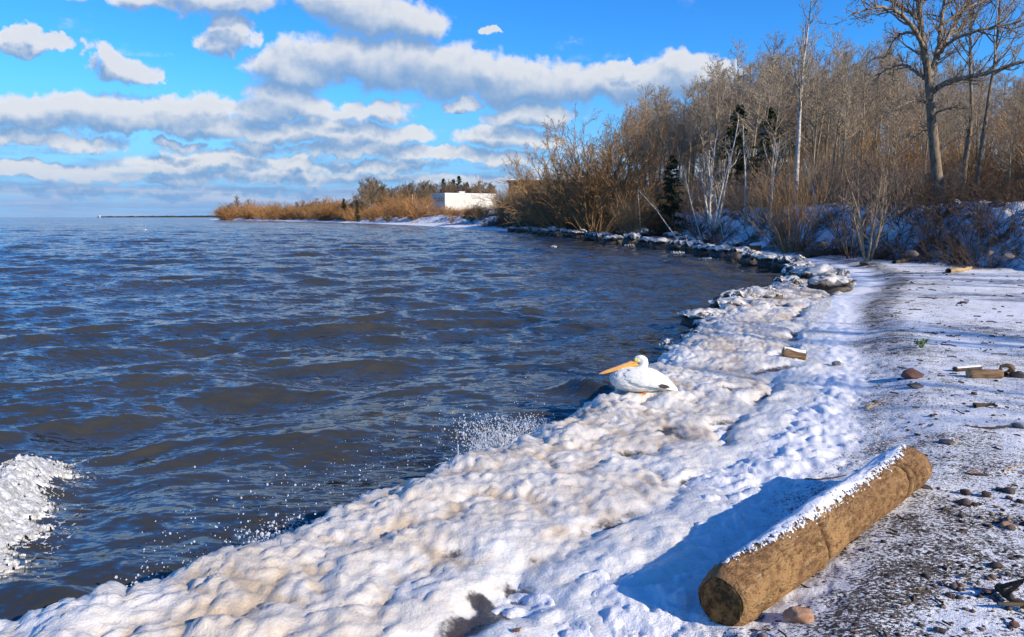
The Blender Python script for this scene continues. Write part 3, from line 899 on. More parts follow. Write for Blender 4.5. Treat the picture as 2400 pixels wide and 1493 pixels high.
for k, (x, y) in enumerate(spots):
    bushes.put(k, (x, y, lz(x, y)), rw.uniform(0, 6.28), rw.uniform(.85, 1.35), ('nearer' if y < 70 else 'farther') + ' tall brown shrub in the wood, ' + zone(px_of(x, y), WOOD), G)
G = 'dark leafless shrubs on the snowy bank'
spots = scatter(130, (-8, 24, 24, 165), lambda x, y: (np.abs(bank_sd(x, y) - .8) < 1.7) & (px_of(x, y) > 1150) & (px_of(x, y) < 2480), 1.1, rw)
for k, (x, y) in enumerate(spots):
    dbrush.put(k, (x, y, lz(x, y)), rw.uniform(0, 6.28), rw.uniform(.6, 1.25) * (1.0 if y < 70 else 1.5), ('lower' if bank_sd(x, y)[0] < .8 else 'upper') + ' dark leafless shrub on the bank ' + zone(px_of(x, y), BANKZ), G)

spots = scatter(22, (17, 26, 29, 40), lambda x, y: (bank_sd(x, y) > .2) & (bank_sd(x, y) < 4.2) & (px_of(x, y) > 2060) & (px_of(x, y) < 2520), .75, rw)
for k, (x, y) in enumerate(spots):
    dbrush.put(k, (x, y, lz(x, y)), rw.uniform(0, 6.28), rw.uniform(.7, 1.4), ('lower' if bank_sd(x, y)[0] < .8 else 'upper') + ' dark leafless shrub on the bank ' + zone(px_of(x, y), BANKZ), G)

# woods that carry on along the bank beyond the right edge, unseen, laid out for the shadows they cast
def wood_mass():
    Bt = Buf()
    src = [tree_parts(200 + i, 12.5, .12, .35, 18, 3.0, 46, .14, (5, 3), .018) for i in range(3)]
    pts = scatter(96, (19, 66, -22, 40), lambda x, y: (bank_sd(x, y) > 1.5) & ((x > .80 * y) | (y < 0)) & (y > 15.8 - .722 * (x - 9.3)), 2.6, np.random.default_rng(3))
    pts += [(21, -4), (25.5, -3.4), (22.5, -.6)]
    conif = [spruce_parts(220 + i, 9.5, 2.0, .08, .3) for i in range(2)]  # spruces added out of view to throw solid shadows on the beach
    for k, (x, y) in enumerate(pts):
        if k % 8 == 5: continue
        a = k * 2.39; c, s = math.cos(a), math.sin(a); z = lz(x, y); g = .66 + .34 * ((k * .618) % 1) + (.25 if x < 26 and y < 0 else 0)
        for b in src[k % 3]:
            v = np.concatenate(b.v) * g
            v = np.stack([v[:, 0] * c - v[:, 1] * s + x, v[:, 0] * s + v[:, 1] * c + y, v[:, 2] + z], -1)
            Bt.add(v, np.concatenate(b.q))
    Bc = Buf()
    for k, (x, y) in enumerate(pts):
        if k % 8 != 5: continue
        z = lz(x, y)
        for b in conif[k % 2]:
            Bc.add(np.concatenate(b.v) * (.70 + .30 * ((k * .618) % 1)) + np.array([x, y, z]), np.concatenate(b.q))
    oc = link('added_shadow_spruces', Bc.mesh('added_shadow_spruces', M['needles']))
    tag(oc, 'unseen spruces added past the right edge to cast solid shadows', 'woodland', kind='stuff')
    o = link('woodland', Bt.mesh('woodland', M['aspen_twig']))
    tag(o, 'bare woodland continuing along the bank past the right edge', 'woodland', kind='stuff')
wood_mass()

# ------------------------------------------------------------------ single trees one can point to
def P3(px, Y, py=None):
    """ground point under a pixel column at depth Y"""
    q = pix_at(px, 509, Y)
    return (q[0], q[1], lz(q[0], q[1]))

def cottonwood():
    Y0 = 36.0
    rng = np.random.default_rng(4)
    base = P3(2206, Y0)
    T, C = Buf(), Buf()
    def path(pl, dys, k=3):
        q = np.array([pix_at(a, b, Y0 + d) for (a, b), d in zip(pl, dys)]) - np.array(base)
        return chaikin(q, k)
    def limb(B, pl, dys, r0, r1, sides=7):
        q = path(pl, dys)
        q[1:-1] += rng.normal(0, .022, q[1:-1].shape)
        f = np.linspace(0, 1, len(q))
        rad = r0 * (1 - f) ** .8 + r1
        tubes(B, q[None], rad[None], sides)
        return q, rad
    tp = [(2214, 522), (2207, 495), (2197, 430), (2190, 350), (2183, 270), (2178, 200), (2172, 150), (2160, 80), (2152, 0), (2149, -80), (2155, -150)]
    q = path(tp, [0] * len(tp))
    hz = q[:, 2]
    rad = np.interp(hz, [-.6, 0, .5, 2, 5, 7.5, 10, 13], [.46, .36, .285, .235, .185, .15, .10, .04])
    tubes(T, q[None], rad[None], 14)
    limbs = [(q[len(q) // 2:], rad[len(q) // 2:])]
    spec = [
        ([(2181, 218), (2215, 192), (2262, 181), (2325, 170), (2372, 150), (2425, 138), (2490, 108)], [0, -.5, -1, -1.6, -2, -2.3, -2.6], .125),
        ([(2178, 180), (2197, 130), (2204, 70), (2214, 0), (2222, -70)], [0, .4, .8, 1.1, 1.4], .14),
        ([(2194, 138), (2222, 96), (2275, 76), (2345, 60), (2420, 42)], [.3, -.2, -.8, -1.2, -1.6], .085),
        ([(2196, 125), (2238, 62), (2266, 0), (2290, -60)], [.4, 1.2, 1.9, 2.5], .09),
        ([(2168, 118), (2140, 62), (2110, 28), (2075, 14), (2030, 22), (1990, 38)], [0, -.5, -1, -1.4, -1.7, -2], .10),
        ([(2173, 186), (2146, 168), (2124, 150), (2090, 156), (2050, 178)], [0, .4, .9, 1.2, 1.5], .075),
        ([(2160, 86), (2128, 72), (2096, 88), (2074, 134)], [0, 1, 1.8, 2.2], .06),
        ([(2156, 48), (2116, 18), (2060, -14), (2000, -4)], [0, .8, 1.6, 2.2], .085),
        ([(2182, 246), (2150, 232), (2112, 246), (2088, 266)], [0, -.7, -1.3, -1.7], .04),
        ([(2188, 268), (2222, 250), (2262, 254)], [0, -.5, -.9], .035),
        ([(2153, 10), (2190, -30), (2250, -50), (2330, -40)], [0, -.8, -1.5, -2.1], .07),
        ([(2206, 60), (2260, 20), (2320, -4), (2380, -10)], [.9, 1.4, 2.0, 2.4], .06),
        ([(2186, 300), (2160, 308), (2130, 330)], [0, .6, 1.0], .03),
        ([(2150, -20), (2110, -50), (2050, -70), (1990, -60)], [0, -.9, -1.8, -2.4], .08),
    ]
    for pl, dys, r in spec: limbs.append(limb(C, pl, dys, r, .016))
    for q, rad in limbs:
        n = 16
        f = np.linspace(0, 1, n + 1) * (len(q) - 1); i = np.clip(f.astype(int), 0, len(q) - 2); g = (f - i)[:, None]
        pts = (q[i] * (1 - g) + q[i + 1] * g)[None]; rr = np.interp(f, np.arange(len(q)), rad)[None]
        L = np.linalg.norm(np.diff(pts[0], axis=0), axis=1).sum()
        o, d, L1, r1, t = children(rng, pts, rr, int(5 + L * 2.6), .16, 1.0, 46, .36, np.array([min(L, 5.5)]), .45)
        p1, d1 = grow(rng, o, d, L1, np.minimum(r1 * .6, .012 + .02 * L1), np.full(len(o), .010), 7, .14, .09)
        tubes(C, p1, d1, 4)
        o, d, L2, r2, t = children(rng, p1, d1, 6, .15, 1.0, 46, .46, L1, .4)
        p2, d2 = grow(rng, o, d, L2, np.minimum(r2 * .7, .016), np.full(len(o), .008), 5, .17, .12)
        tubes(C, p2, d2, 3)
        o, d, L3, r3, t = children(rng, p2, d2, 4, .2, 1.0, 46, .48, L2, .4)
        p3, d3 = grow(rng, o, d, L3, np.full(len(o), .010), np.full(len(o), .007), 3, .2, .14)
        tubes(C, p3, d3, 3)
    t = thing('cottonwood_tree', 'big bare cottonwood with thick leaning trunk and long spreading limbs on the bank', 'tree', base)
    link('trunk', T.mesh('trunk', M['cottonwood_bark']), t)
    link('crown', C.mesh('crown', M['cottonwood_bark']), t)
cottonwood()

def single(name, TC, tm, cm, px, Y, label, cat='tree', rz=0.0, tilt=(0, 0)):
    t = proto_tree(name, TC, tm, cm, P3(px, Y), label, cat)
    t.rotation_euler = (tilt[0], tilt[1], rz)
    return t
single('poplar_tree', tree_parts(301, 13.6, .13, .50, 30, 3.4, 44, .12, (7, 4), .011), 'cottonwood_bark', 'pale_twig', 2248, 40, 'tall bare poplar close behind the big leaning cottonwood, the nearer of two', tilt=(0, .02))
single('poplar_tree', tree_parts(302, 13.0, .115, .46, 30, 3.2, 48, .12, (7, 4), .011, lean=(.0, 0)), 'cottonwood_bark', 'pale_twig', 2284, 38.5, 'tall bare poplar right of the cottonwood, with a crown spreading over the right edge')
single('aspen_tree', tree_parts(303, 14.4, .19, .44, 34, 2.6, 36, .20, (6, 4), .0105, wander=.04), 'birch_bark', 'pale_twig', 1862, 52, 'tall pale aspen with a bright straight trunk rising well above the brown wood', tilt=(0, .01))
birch_t = single('birch_tree', tree_parts(304, 9.8, .11, .35, 9, 2.6, 34, .16, (5, 3), .014, stems=5, spread=.22, wander=.09, trunk_r1=.03, limbs_trunk=True), 'birch_bark', 'aspen_twig', 1672, 60, 'white birch clump with several forked bright stems in front of dark spruces')
single('birch_tree', tree_parts(305, 5.8, .10, .62, 9, 2.6, 46, .16, (5, 3), .012, trunk_r1=.03, limbs_trunk=True), 'birch_bark', 'pale_twig', 1803, 49, 'short white trunked birch forking low, left of the tall pale aspen')
single('birch_tree', tree_parts(306, 7.6, .10, .60, 9, 2.2, 36, .2, (5, 3), .012, trunk_r1=.03), 'birch_bark', 'pale_twig', 1748, 54, 'pale birch standing between two dark spruces', tilt=(0, .05))
for k, (px, Y, H, ty, lab) in enumerate([
        (1502, 76, 6.4, -.10, 'thin white birch stem standing beside the round brown willow shrub'),
        (1598, 58, 5.4, -.55, 'thin birch leaning far left over the snowy bank'),
        (1648, 56, 6.0, -.28, 'slim pale birch leaning left below the white birch clump'),
        (1700, 55, 6.2, -.30, 'slim pale birch leaning left, right of the white birch clump'),
        (1925, 44, 3.8, -.22, 'thin crooked pale stem leaning over the bank right of the tall aspen')]):
    single('leaning_birch_tree', tree_parts(320 + k, H, .055, .5, 12, 1.4, 38, .12, (5, 3), .009, trunk_r1=.014), 'birch_bark', 'pale_twig', px, Y, lab, tilt=(rw.normal(0, .06), ty))
for k, (px, Y, H, rm, lab) in enumerate([
        (1572, 70, 7.4, 2.3, 'small dark green spruce left of the white birch clump'),
        (1722, 66, 8.8, 2.9, 'tall dark spruce behind the white birch clump'),
        (1800, 62, 8.0, 2.9, 'ragged dark spruce left of the tall pale aspen')]):
    single('spruce_tree', spruce_parts(340 + k, H, rm, .05 if k == 0 else .22, .3), 'dark_twig', 'needles', px, Y, lab)

# willows and shrubs of their own
def own_shrub(C, cm, px, Y, lab, rz=0, tilt=(0, 0), dz=0.0):
    p = P3(px, Y)
    o = proto_shrub('willow_tree' if 'tree' in lab else 'willow_shrub', C, cm, (p[0], p[1], p[2] + dz), lab, 'tree' if 'tree' in lab else 'shrub')
    o.rotation_euler = (tilt[0], tilt[1], rz); return o
own_shrub(shrub_parts(401, 11.2, 46, .90, .10, (12, 8, 5), .021, .10, .02, .9, .38), 'willow_twig', 1395, 80, 'large spreading brown willow tree with many leaning stems at the wood edge')
own_shrub(shrub_parts(402, 10.0, 40, .95, .09, (12, 8, 5), .021, .10, .02, .9, .38), 'willow_twig', 1322, 100, 'leaning brown willow tree reaching out left over the shore', tilt=(0, -.30))
own_shrub(shrub_parts(403, 4.2, 46, .62, .03, (8, 5), .008, .08, .05, .45), 'willow_twig', 1480, 70, 'round dense brown willow shrub at the foot of the bank, left of the leaning birches')
own_shrub(shrub_parts(404, 4.4, 46, .55, .026, (8, 5), .007, .08, .05, .4), 'willow_twig', 1862, 41, 'reddish brown upright shrub below the tall pale aspen')
t = single('alder_clump', tree_parts(405, 4.8, .055, .3, 8, 1.6, 34, .12, (5, 4), .007, stems=7, spread=.26, trunk_r1=.012, wander=.08), 'aspen_bark', 'brush_twig', 2040, 31.5, 'leafless clump of slender grey stems standing alone on the snow before the bank')
t = single('alder_clump', tree_parts(406, 3.0, .04, .3, 7, 1.1, 34, .12, (5, 3), .007, stems=5, spread=.3, trunk_r1=.012, wander=.08), 'dark_twig', 'dark_twig', 1998, 33.5, 'small dark leafless clump just left of the slender grey stems')
# pale fallen branch in front of the dark brush
B = Buf(); rng = np.random.default_rng(8)
p, r = grow(rng, np.array([[0, 0, 0.0]]), [[-1, -.1, .28]], np.array([7.5]), np.array([.11]), np.array([.03]), 9, .10, -.02)
tubes(B, p, r, 6)
o, d, L, rr, _ = children(rng, p, r, 9, .35, 1, 40, .42, np.array([7.5]), .5)
p, r = grow(rng, o, d, L, rr * .7, np.full(len(o), .018), 5, .16, .02); tubes(B, p, r, 5)
o, d, L, rr, _ = children(rng, p, r, 4, .3, 1, 42, .45, L, .4)
p, r = grow(rng, o, d, L, np.full(len(o), .022), np.full(len(o), .01), 4, .16, .03); tubes(B, p, r, 3)
o = link('fallen_branch', B.mesh('fallen_branch', M['pale_twig'])); q = P3(1348, 86); o.location = (q[0], q[1] - 1.5, q[2] + .2)
tag(o, 'pale fallen branch reaching left in front of the dark willow thicket', 'branch')

# brown thicket along the bank below the willows
G = 'willow shrubs crowding the bank below the big willow'
for k in range(30):
    px = 1165 + (k * 37.7) % 350
    Y = np.interp(px, [1150, 1250, 1400, 1520], [150, 118, 92, 78]) + rw.uniform(-4, 16)
    x = pix_at(px, 509, Y)[0]
    if bank_sd(x, Y)[0] < -.3: x = x + 2.5
    s = rw.uniform(.75, 1.3) * (1.25 if px < 1260 else 1)
    bushes.put(k, (x, Y, lz(x, Y)), rw.uniform(0, 6.28), s, 'brown willow shrub in the thicket ' + zone(px, BANKZ), G)
for k in range(16):
    px = 1180 + (k * 47.3) % 170
    Y = rw.uniform(132, 160)
    x = pix_at(px, 509, Y)[0]
    bushes.put(k, (x, Y, lz(x, Y)), rw.uniform(0, 6.28), rw.uniform(1.25, 1.85), 'brown leafless willow shrub at the left end of the thicket, before the brown building', G)
G = 'dark shrubs under the willows'
for k in range(22):
    px = 1150 + (k * 53.3) % 380
    Y = np.interp(px, [1150, 1250, 1400, 1520], [148, 116, 88, 73]) + rw.uniform(-1, 5)
    x = pix_at(px, 509, Y)[0]
    dbrush.put(k, (x, Y, lz(x, Y)), rw.uniform(0, 6.28), rw.uniform(1.4, 2.4), 'dark leafless shrub at the foot of the thicket ' + zone(px, BANKZ), G)

# ------------------------------------------------------------------ far shore
G = 'orange brown willows along the far shore'
spots = scatter(150, (-270, 10, 165, 700), lambda x, y: (bank_sd(x, y) > .5) & (bank_sd(x, y) < np.where(px_of(x, y) > 960, 9, 22)) & (px_of(x, y) > 508) & (px_of(x, y) < 1150), 4.2, rw)
for k, (x, y) in enumerate(spots):
    low = .55 if px_of(x, y) > 985 else 1.0
    s = rw.choice([.6, .8, 1.0, 1.35]) * rw.uniform(.85, 1.15) * np.interp(y, [170, 300, 560], [1.0, 1.25, 1.75]) * low
    fwill.put(k, (x, y, lz(x, y)), rw.uniform(0, 6.28), s, ('big' if s > 1.2 else 'small') + ' orange brown leafless willow ' + zone(px_of(x, y), FARZ), G)
G = 'bare trees behind the far shore'
k = 0
for i in range(90):
    px = 690 + (i * 61.8) % 470
    Y = np.interp(px, [690, 850, 1000, 1150], [470, 350, 345, 330]) + rw.uniform(-15, 30)
    top = np.interp(px, [690, 720, 830, 850, 875, 910, 950, 1000, 1150], [476, 470, 478, 440, 424, 448, 436, 432, 434]) + rw.uniform(-3, 12)
    x, y, z = P3(px, Y); H = max(5, 2.3 + (509 - top) / F * Y - z)
    ftree.put(k, (x, y, z), rw.uniform(0, 6.28), H / 12.0, 'bare tree behind the willows, ' + zone(px, FARZ), G); k += 1
for px, Y, top, lab in [(520, 690, 486, 'grey bare tree at the very tip of the far point'), (538, 685, 478, 'bare tree second from the tip of the far point'),
                        (564, 680, 462, 'spreading bare tree, the tallest on the tip of the far point'), (584, 675, 468, 'pale bare tree right of the tallest on the far point'),
                        (872, 318, 421, 'big round crowned bare tree standing above the orange far shore willows')]:
    x, y, z = P3(px, Y); H = 2.3 + (509 - top) / F * Y - z
    ftree.put(k, (x, y, z), k * 1.3, H / 12.0, lab, None, sz=H / 12.5); k += 1
    if px > 800: ftree.p[0]
k = 0
for px, Y, top, lab in [(838, 296, 481, 'small dark spruce alone at the far water edge'), (807, 330, 470, 'thin dark evergreen behind the lone spruce of the far shore'),
                        (1064, 372, 417, 'tallest dark spruce above the white building'), (1076, 374, 421, 'dark spruce just right of the tallest above the white building'),
                        (1095, 370, 424, 'pointed dark spruce above the right part of the white building'), (1040, 376, 427, 'small dark spruce above the left corner of the white building'),
                        (1148, 366, 428, 'dark spruce top at the right of the white building')]:
    x, y, z = P3(px, Y); H = 2.3 + (509 - top) / F * Y - z
    spruces.put(k, (x, y, z), k * 2.1, H / 7.0, lab); k += 1

# ------------------------------------------------------------------ buildings across the bay
M['white_wall'] = mottled('white_cladding', (0.60, 0.57, 0.50), (0.52, 0.50, 0.44), .4, .6, .3, bstr=0.0)
M['white_trim'] = mottled('white_trim', (0.80, 0.79, 0.76), (0.72, 0.71, 0.69), 2, .6, .3, bstr=0.0)
M['brown_wall'] = mottled('brown_wall', (0.085, 0.06, 0.042), (0.05, 0.036, 0.027), 1.5, .8, .2, bstr=0.2)
M['grey_roof'] = mottled('roof_felt', (0.16, 0.16, 0.16), (0.10, 0.10, 0.10), 1.5, .8, .2, bstr=0.2)
M['window_glass'] = mottled('window_glass', (0.03, 0.035, 0.04), (0.05, 0.055, 0.06), 1.5, .08, .6, bstr=0.0)
M['steel'] = mottled('galvanised_steel', (0.5, 0.5, 0.5), (0.4, 0.4, 0.4), 3, .4, .5, bstr=0.0)
def bx_obj(name, lo, hi, m, parent):
    b = Buf(); box(b, lo, hi)
    return link(name, b.mesh(name, M[m], False), parent)
def white_building():
    c = pix_at(1043, 479.5, 285.0)
    g = lz(c[0], c[1])
    rz = R(30)
    t = thing('white_building', 'long low white flat roofed building on the snowy rise across the bay', 'building', (c[0], c[1], c[2]), rz)
    W, Dp, H = 22.0, 13.0, 4.1
    bx_obj('wall', (0, 0, -5), (W, Dp, H), 'white_wall', t)
    rf = bx_obj('roof', (-.15, -.15, H + .003), (W + .15, Dp + .15, H + .28), 'white_trim', t)
    bx_obj('roof_vent', (9, 6, H + .285), (11.4, 8, H + 1.2), 'steel', rf)
    for k in range(8):
        y = 1.0 + k * 1.45
        w = bx_obj('window', (-.06, y, 1.0), (-.004, y + 1.0, 2.9), 'white_trim', t)
        bx_obj('pane', (-.10, y + .1, 1.1), (-.064, y + .9, 2.8), 'window_glass', w)
white_building()
c = pix_at(985, 484, 282)
t = thing('white_shed', 'small low white shed left of the long white building', 'shed', (c[0], c[1], c[2]), R(-10))
bx_obj('wall', (-2.2, 0, -1.2), (2.2, 3, .55), 'white_wall', t)
bx_obj('roof', (-2.3, -.12, .553), (2.3, 3.12, .70), 'white_trim', t)
c = pix_at(967, 484, 280)
t = thing('lamp_post', 'slender pale pole left of the white building across the bay', 'pole', (c[0], c[1], lz(c[0], c[1])))
B = Buf(); H = c[2] + 4.2 - lz(c[0], c[1]); tubes(B, np.array([[[0, 0, -.3], [0, 0, H * .5], [0, 0, H]]]), np.array([[.16, .13, .10]]), 8)
link('pole', B.mesh('pole', M['white_trim']), t)
bx_obj('lamp_head', (-.1, -.9, H), (.1, .15, H + .18), 'steel', t)
def brown_building():
    Y = 172.0
    c = pix_at(1192, 470, Y); z0 = lz(c[0], c[1])
    top = pix_at(1192, 426, Y)[2]
    t = thing('brown_building', 'dark brown flat roofed building half hidden behind the willows', 'building', (c[0], c[1], z0), R(-6))
    H = top - z0; W = 31.0
    bx_obj('wall', (0, 0, -1), (W, 14, H), 'brown_wall', t)
    r = bx_obj('roof', (-.5, -.5, H + .003), (W + .5, 15.2, H + .35), 'grey_roof', t)
    bx_obj('roof_snow', (-.5, -.52, H + .353), (W + .5, 15.2, H + .60), 'snow', r)
    for x, w in ((1.2, 1.5), (9.5, 2.2), (15, 2.2), (24.5, 2.4), (28, 2.0)):
        f = bx_obj('window', (x, -.10, H - 4.3), (x + w, -.004, H - 2.3), 'white_trim', t)
        bx_obj('pane', (x + .2, -.14, H - 4.1), (x + w - .2, -.104, H - 2.5), 'window_glass', f)
brown_building()

# ------------------------------------------------------------------ opposite shore on the horizon
def far_shore():
    rng = np.random.default_rng(2)
    Y = 6500.0
    n = 260
    px = np.linspace(236, 640, n)
    prof = np.interp(px, [236, 250, 300, 360, 420, 500, 640], [7, 10, 11, 13, 14, 17, 20]) + 3.0 * fbm(px * .05, px * 0, None, 4)
    rows = []
    X = (px - 1200) / F * Y
    for k, (dy, f) in enumerate([(0, -.05), (8, .35), (30, .75), (90, 1.0), (260, .6), (600, -.1)]):
        rows.append(np.stack([X * (1 + dy / Y), np.full(n, Y + dy) + 20 * perlin(px * .09, px * 0 + k), prof * f + (1.5 * rng.normal(size=n) if 0 < k < 4 else 0)], -1))
    V = np.stack(rows, 0)
    m = mottled('far_forest', (0.030, 0.036, 0.024), (0.06, 0.058, 0.045), .02, .9, .1, bstr=0.0)
    me = mesh_np('far_shore', V.reshape(-1, 3), grid_faces(6, n), m)
    tag(link('opposite_shore', me), kind='structure')
    t = thing('harbour_light', 'tiny light tower at the left end of the opposite shore', 'tower', ((243 - 1200) / F * Y, Y, 0))
    B = Buf(); tubes(B, np.array([[[0, 0, -1], [0, 0, 12], [0, 0, 20.0]]]), np.array([[4, 3.2, 3.0]]), 10)
    link('shaft', B.mesh('shaft', M['white_trim']), t)
    bx_obj('lantern', (-2, -2, 20.003), (2, 2, 24), 'grey_roof', t)
far_shore()

# ------------------------------------------------------------------ stones and driftwood on the beach
def rock_mesh(name, seed, dims, m, sub=3, rough=.38, facets=.0, sink=.0):
    v, f = ico(sub)
    rng = np.random.default_rng(seed); o = rng.uniform(0, 50, 3)
    n = 1 + rough * fbm(v[:, 0] * 1.3 + o[0], v[:, 1] * 1.3 + o[1], v[:, 2] * 1.3 + o[2], 3)
    p = v * n[:, None]
    # a few flattened sides
    for k in range(9):
        d = norm(rng.normal(size=3)); h = .56 + .26 * rng.uniform()
        ex = np.clip(p @ d - h, 0, None); p = p - ex[:, None] * d * .93
    p = p * np.array(dims) * .5
    return mesh_np(name, p, f, M[m])
def rock(px, py, wpx, ratio, m, label, name='stone', seed=0, group=None, depth=1.0, sub=3, rz=None, rough=.28, cat='stone'):
    q = hit(px, py, top_z)
    w = wpx / F * q[1] * 1.03
    o = link(name, rock_mesh(name, seed + int(px), (w, w * depth, w * ratio), m, sub, rough))
    o.location = (q[0], q[1] + w * .3, q[2] + w * ratio * .27)
    o.rotation_euler = (0, 0, (px * .37) % 1.0 - .5 if rz is None else rz)
    return tag(o, label, cat, group)
rock(1963, 857, 23, .72, 'rock_grey', 'small rounded grey stone on smooth snow right of the sawn wood chunk')
rock(2147, 888, 56, .46, 'rock_red', 'low reddish brown rock with a snowy back, left of the driftwood pieces', depth=.8)
rock(2152, 910, 42, .22, 'rock_dark', 'thin flat dark stone lying in front of the reddish brown rock')
rock(2287, 928, 17, .75, 'rock_red', 'small red stone below the thick driftwood chunk')
rock(2396, 886, 34, .62, 'rock_dark', 'dark stone at the right edge beside the curled driftwood root')
rock(2392, 1004, 30, .6, 'rock_grey', 'smooth grey stone at the right edge, half sunk in thin snow')
rock(2056, 946, 22, .4, 'rock_dark', 'dark flat stone just above the pale wood chip')
rock(1928, 1163, 0, .5, 'rock_dark', '') if False else None
rock(2225, 1042, 40, .3, 'rock_dark', 'dark clod with a yellow leaf on it, beyond the far end of the log')
rock(1884, 1466, 74, .62, 'rock_peach', 'peach coloured rock lying against the near end of the log', depth=.8)
rock(2318, 1394, 30, .45, 'rock_red', 'red stone with a rough top left of the dark stick')
rock(2337, 1408, 28, .34, 'rock_red', 'flat red stone touching the tip of the dark stick', seed=3)
rock(2382, 1470, 24, .6, 'rock_red', 'red stone at the lower right corner', seed=5)
rock(2372, 1240, 40, .35, 'rock_peach', 'pale pinkish slab of stone near the right edge, right of the log')
rock(2286, 1110, 26, .3, 'rock_peach', 'small pale flat stone beyond the brown stones, right of the log end')
rock(2170, 1146, 28, .35, 'rock_brown', 'flat brown stone tucked under the far end of the log')
for k, (x, y, w) in enumerate([(2265, 1160, 28), (2315, 1165, 26), (2345, 1152, 18), (2372, 1160, 34), (2268, 1186, 32), (2248, 1180, 18), (2288, 1186, 18), (2217, 1198, 20),
                               (2256, 1214, 20), (2222, 1240, 20), (2252, 1256, 22), (2237, 1277, 20), (2262, 1290, 14), (2375, 1245, 26), (2368, 1172, 18), (2238, 1190, 14),
                               (2396, 1180, 20), (2380, 1188, 14), (2322, 1236, 15), (2190, 1225, 12), (2376, 1316, 18), (2340, 1334, 32), (2366, 1350, 16), (2240, 1382, 26), (2250, 1405, 18),
                               (2212, 1240, 12), (2306, 1395, 14), (2046, 1300, 16), (2140, 1330, 14), (2300, 1215, 12), (2352, 1198, 12), (2196, 985, 10), (2245, 1010, 10), (2262, 950, 12), (2130, 1010, 10), (2330, 975, 10), (2290, 1000, 9)]):
    rock(x, y, w, .58, 'rock_brown', 'small brown beach stone among others on the thinly snowed shingle right of the log', 'pebble', k, 'brown stones scattered right of the log', sub=2, cat='stone')

def rough_log(name, a, b, ra, rb, m, parent=None, sides=28, n=44, amp=.06, seed=0, cap_m=None, flat=1.0):
    """a log from a to b with uneven flanks; the two ends are closed by dished, rounded faces"""
    a, b = np.array(a, float), np.array(b, float)
    ax = norm(b - a); L = np.linalg.norm(b - a)
    u = norm(np.cross(ax, [0, 0, 1.0])); w = np.cross(u, ax)
    th = np.linspace(0, 2 * math.pi, sides, endpoint=False)
    s = np.linspace(0, 1, n)
    S, TH = np.meshgrid(s, th, indexing='ij')
    o = seed * 7.7
    rr = (ra * (1 - S) + rb * S) * (1 + amp * 1.2 * perlin(np.cos(TH) * 1.1 + o, np.sin(TH) * 1.1, S * L * 1.3) + amp * .5 * perlin(np.cos(TH) * 3 + o, np.sin(TH) * 3, S * L * 5) + amp * .25 * perlin(np.cos(TH) * 7 + o, np.sin(TH) * 7, S * L * 13))
    edge = np.minimum(S, 1 - S) * L
    rr = rr * (1 - .20 * np.exp(-edge / (.10 * ra + 1e-6) * .5))
    P = a + S[..., None] * L * ax + rr[..., None] * (np.cos(TH)[..., None] * u + np.sin(TH)[..., None] * w * flat)
    V = P.reshape(-1, 3)
    i = np.arange(n * sides).reshape(n, sides)
    j = np.roll(i, -1, axis=1)
    q = np.stack([i[:-1], j[:-1], j[1:], i[1:]], -1).reshape(-1, 4)
    B = Buf(); B.add(V, q[:, ::-1])
    ends = []
    rg = np.linspace(1, 0, 12)
    for e, row, sg in ((0, 0, -1), (1, n - 1, 1)):
        c = P[row].mean(0)
        rows = []
        for k, f in enumerate(rg):
            bul = .10 * ra * (1 - f ** 2) * sg
            q_ = c + (P[row] - c) * f + ax * bul
            q_ = q_ + ax * (.012 * ra / .17 * (perlin(q_[:, 0] * 20, q_[:, 1] * 20, q_[:, 2] * 20) + .5 * math.sin(f * 40)))[:, None]
            rows.append(q_)
        Q = np.array(rows); ii = np.arange(len(rg) * sides).reshape(len(rg), sides); jj = np.roll(ii, -1, axis=1)
        qq = np.stack([ii[:-1], jj[:-1], jj[1:], ii[1:]], -1).reshape(-1, 4)
        eb = Buf(); eb.add(Q.reshape(-1, 3), qq if sg > 0 else qq[:, ::-1]); ends.append(eb)
    return B, ends, P, (ax, u, w, L)

